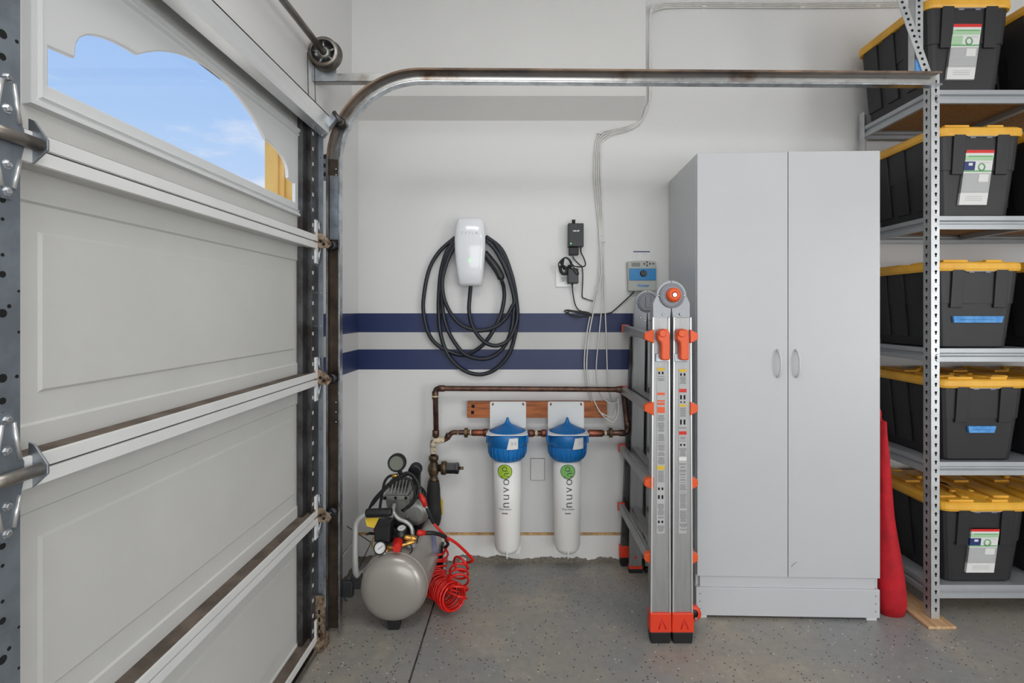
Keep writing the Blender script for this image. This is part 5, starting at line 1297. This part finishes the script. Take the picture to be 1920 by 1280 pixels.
def tote_lid():
    b = MB(); zl = TH - .050
    b.loft([rrect(-TW / 2 + .004, TW / 2 - .004, .004, TD - .004, .05, zl, 6), rrect(-TW / 2, TW / 2, 0, TD, .052, zl + .010, 6), rrect(-TW / 2 + .001, TW / 2 - .001, .001, TD - .001, .052, zl + .030, 6), rrect(-TW / 2 + .008, TW / 2 - .008, .008, TD - .008, .050, zl + .036, 6)], cap0=True)
    zt = zl + .036
    # waffle of raised blocks
    for (x0, x1, y0, y1) in ((-.15, -.045, .012, .035), (.03, .10, .012, .035), (-.15, -.08, .06, .20), (.08, .15, .06, .20), (-.15, -.08, .26, .40), (.08, .15, .26, .40), (-.15, -.045, .42, .445), (.045, .15, .42, .445)):
        b.box(x0, x1, y0, y1, zt - .001, zt + .010, bev=.004)
    for s_ in (-1, 1):
        b.hexa([(s_ * -.06, .06, zt - .001), (s_ * -.035, .05, zt - .001), (s_ * .06, .38, zt - .001), (s_ * .035, .40, zt - .001), (s_ * -.06, .06, zt + .008), (s_ * -.035, .05, zt + .008), (s_ * .06, .38, zt + .008), (s_ * .035, .40, zt + .008)], bev=.002)
    for (x, y) in ((-.04, .13), (.04, .13), (-.04, .32), (.04, .32)): b.lathe((x, y, zt), (x, y, zt + .013), [(0, .014), (.7, .013), (1, .009)], 14)
    return b
def sticker(t, u, zt, h, w_, torn=True, pink=False, tilt=.006):
    """printed sticker on the sloping front"""
    zz = TH - .035
    def yy(z): return (.046 + (.016 - .046) * z / zz) * .9 - .0055
    b = MB()
    def band(bb, z1, z0, a, c, off, ):
        s0 = tilt * (z0 - zt) / h; s1 = tilt * (z1 - zt) / h
        bb.hexa([(u + a + s0, yy(z0) - off, z0), (u + c + s0, yy(z0) - off, z0), (u + c + s0, yy(z0) + .004, z0), (u + a + s0, yy(z0) + .004, z0),
                 (u + a + s1, yy(z1) - off, z1), (u + c + s1, yy(z1) - off, z1), (u + c + s1, yy(z1) + .004, z1), (u + a + s1, yy(z1) + .004, z1)])
    band(b, zt, zt - h, -w_ / 2, w_ / 2, .008); s = b.build('product_sticker', 'stickw', t)
    b = MB(); band(b, zt, zt - h * .055, -w_ / 2, w_ / 2, .0086); b.build('red_band', 'stickred', s)
    b = MB(); band(b, zt - h * .10, zt - h * .19, -w_ / 2, w_ / 2, .0086); b.build('green_band', 'stickgreen', s)
    b = MB(); band(b, zt - h * .105, zt - h * .125, -w_ * .4, w_ * .45, .009); band(b, zt - h * .37, zt - h * .395, -w_ / 2, w_ / 2, .009); 
    q = (u + w_ * .12 - tilt * .3, zt - h * .31)
    b.lathe((q[0], yy(q[1]) - .0088, q[1]), (q[0], yy(q[1]) - .0094, q[1]), [(0, w_ * .09), (0, w_ * .13), (1, w_ * .13), (1, w_ * .09)], 16, cap=False); b.build('green_print', 'stickgreen2', s)
    b = MB(); band(b, zt - h * .21, zt - h * .37, -w_ / 2 - .001, -w_ * .12, .0088); b.build('blue_block', 'stickgreen' if pink else 'sticknavy', s)
    if not pink: b = MB(); band(b, zt - h * .235, zt - h * .285, -w_ * .36, -w_ * .22, .0094); b.build('white_digits', 'stickw', s)
    b = MB(); band(b, zt - h * .42, zt - h * .78, -w_ / 2, w_ / 2, .0084); b.build('grey_field', 'sticker', s)
    b = MB(); band(b, zt - h * .44, zt - h * .58, w_ * .08, w_ * .42, .0089); b.build('white_square', 'stickw', s)
    b = MB()
    for k in range(7): band(b, zt - h * (.47 + .042 * k), zt - h * (.482 + .042 * k), -w_ * .42, w_ * (.0 if k < 3 else .38), .0090)
    for k in range(3): band(b, zt - h * (.84 + .035 * k), zt - h * (.85 + .035 * k), -w_ * .3, w_ * .3, .0090)
    band(b, zt - h * .225, zt - h * .235, -w_ * .0, w_ * .4, .009)
    o = b.build('printed_lines', 'inkl', s); o['kind'] = 'stuff'
def tape(t, u, z, w_, h):
    zz = TH - .035
    def yy(z): return (.046 + (.016 - .046) * z / zz) * .9 - .0055
    b = MB(); b.hexa([(u - w_ / 2 + .006, yy(z - h) - .0075, z - h), (u + w_ / 2 - .006, yy(z - h) - .0075, z - h), (u + w_ / 2 - .006, yy(z - h) + .002, z - h), (u - w_ / 2 + .006, yy(z - h) + .002, z - h),
                      (u - w_ / 2, yy(z) - .0075, z), (u + w_ / 2, yy(z) - .0075, z), (u + w_ / 2, yy(z) + .002, z), (u - w_ / 2, yy(z) + .002, z)]); s = b.build('blue_tape', 'tape', t)
    b = MB(); rnd = random.Random(3)
    x = u - w_ * .36
    while x < u + w_ * .3: 
        c = .004 + rnd.random() * .004; b.tube([(x, yy(z - h / 2) - .0081, z - h * .6), (x + c * .5, yy(z - h / 2) - .0081, z - h * (.3 + .2 * rnd.random())), (x + c, yy(z - h / 2) - .0081, z - h * .6)], .0004, n=3); x += c + .002
    b.build('handwriting', 'taperim', s)
PB, PL = None, None
def clasp(t):
    b = MB()
    for u in (-.035, .035): b.box(u - .012, u + .012, .006, .016, TH - .058, TH - .049, bev=.002)
    for u in (-.045, -.02, .02): pass
    b.box(-.06, .06, .004, .014, TH - .053, TH - .0485); b.build('latch_tabs', 'disc', t)
G = 'black totes with yellow lids on the shelving'
def make_tote(label, x, lv, extra, y=2.132, body='tote'):
    t = thing('storage_tote', label, 'tote', (0, 0, 0), G, local=True)
    bb = tote_body().build('body', body, t); ll = tote_lid().build('lid', 'lid', t); clasp(t)
    extra(t)
    t.location = (x, y, lv + .0015); t.scale.z = 1.10
    return t
proto = make_tote('black tote on the top shelf with yellow lid and torn white sticker', 1.877, LV[0], lambda t: sticker(t, -.008, .250, .205, .118, pink=True, tilt=.018))
def reuse(label, x, lv, extra, y=2.132):
    t = proto.copy(); t.scale.z = {LV[0]: 1.10, LV[1]: 1.075, LV[2]: 1.045}.get(lv, 1.0); COL.objects.link(t); t['label'] = label; t.location = (x, y, lv + .0015)
    BASE[t.name] = Vector((0, 0, 0))
    for ch in [c for c in proto.children if c.name.split('.')[0] in ('body', 'lid', 'latch_tabs')]:
        c = ch.copy(); COL.objects.link(c); c.parent = t
    if extra: extra(t)
    return t
reuse('black tote on second shelf from top with a navy-blocked sticker', 1.926, LV[1], lambda t: sticker(t, -.004, .257, .212, .118, tilt=.018))
reuse('black tote on the middle shelf marked with a long blue tape', 1.920, LV[2], lambda t: tape(t, .004, .129, .215, .026))
reuse('black tote on the second lowest shelf marked with short blue tape', 1.940, LV[3], lambda t: tape(t, -.002, .148, .118, .028))
reuse('black tote on the lowest shelf with white sticker below its lid', 1.945, LV[4], lambda t: sticker(t, .000, .236, .192, .118, tilt=.010))
for lv, nm in ((LV[0], 'top'), (LV[1], 'second highest'), (LV[2], 'middle'), (LV[3], 'second lowest'), (LV[4], 'lowest')):
    reuse('black tote at the right frame edge on the %s shelf' % nm, 2.345 if lv in (LV[0],) else 2.37, lv, None, 2.136)
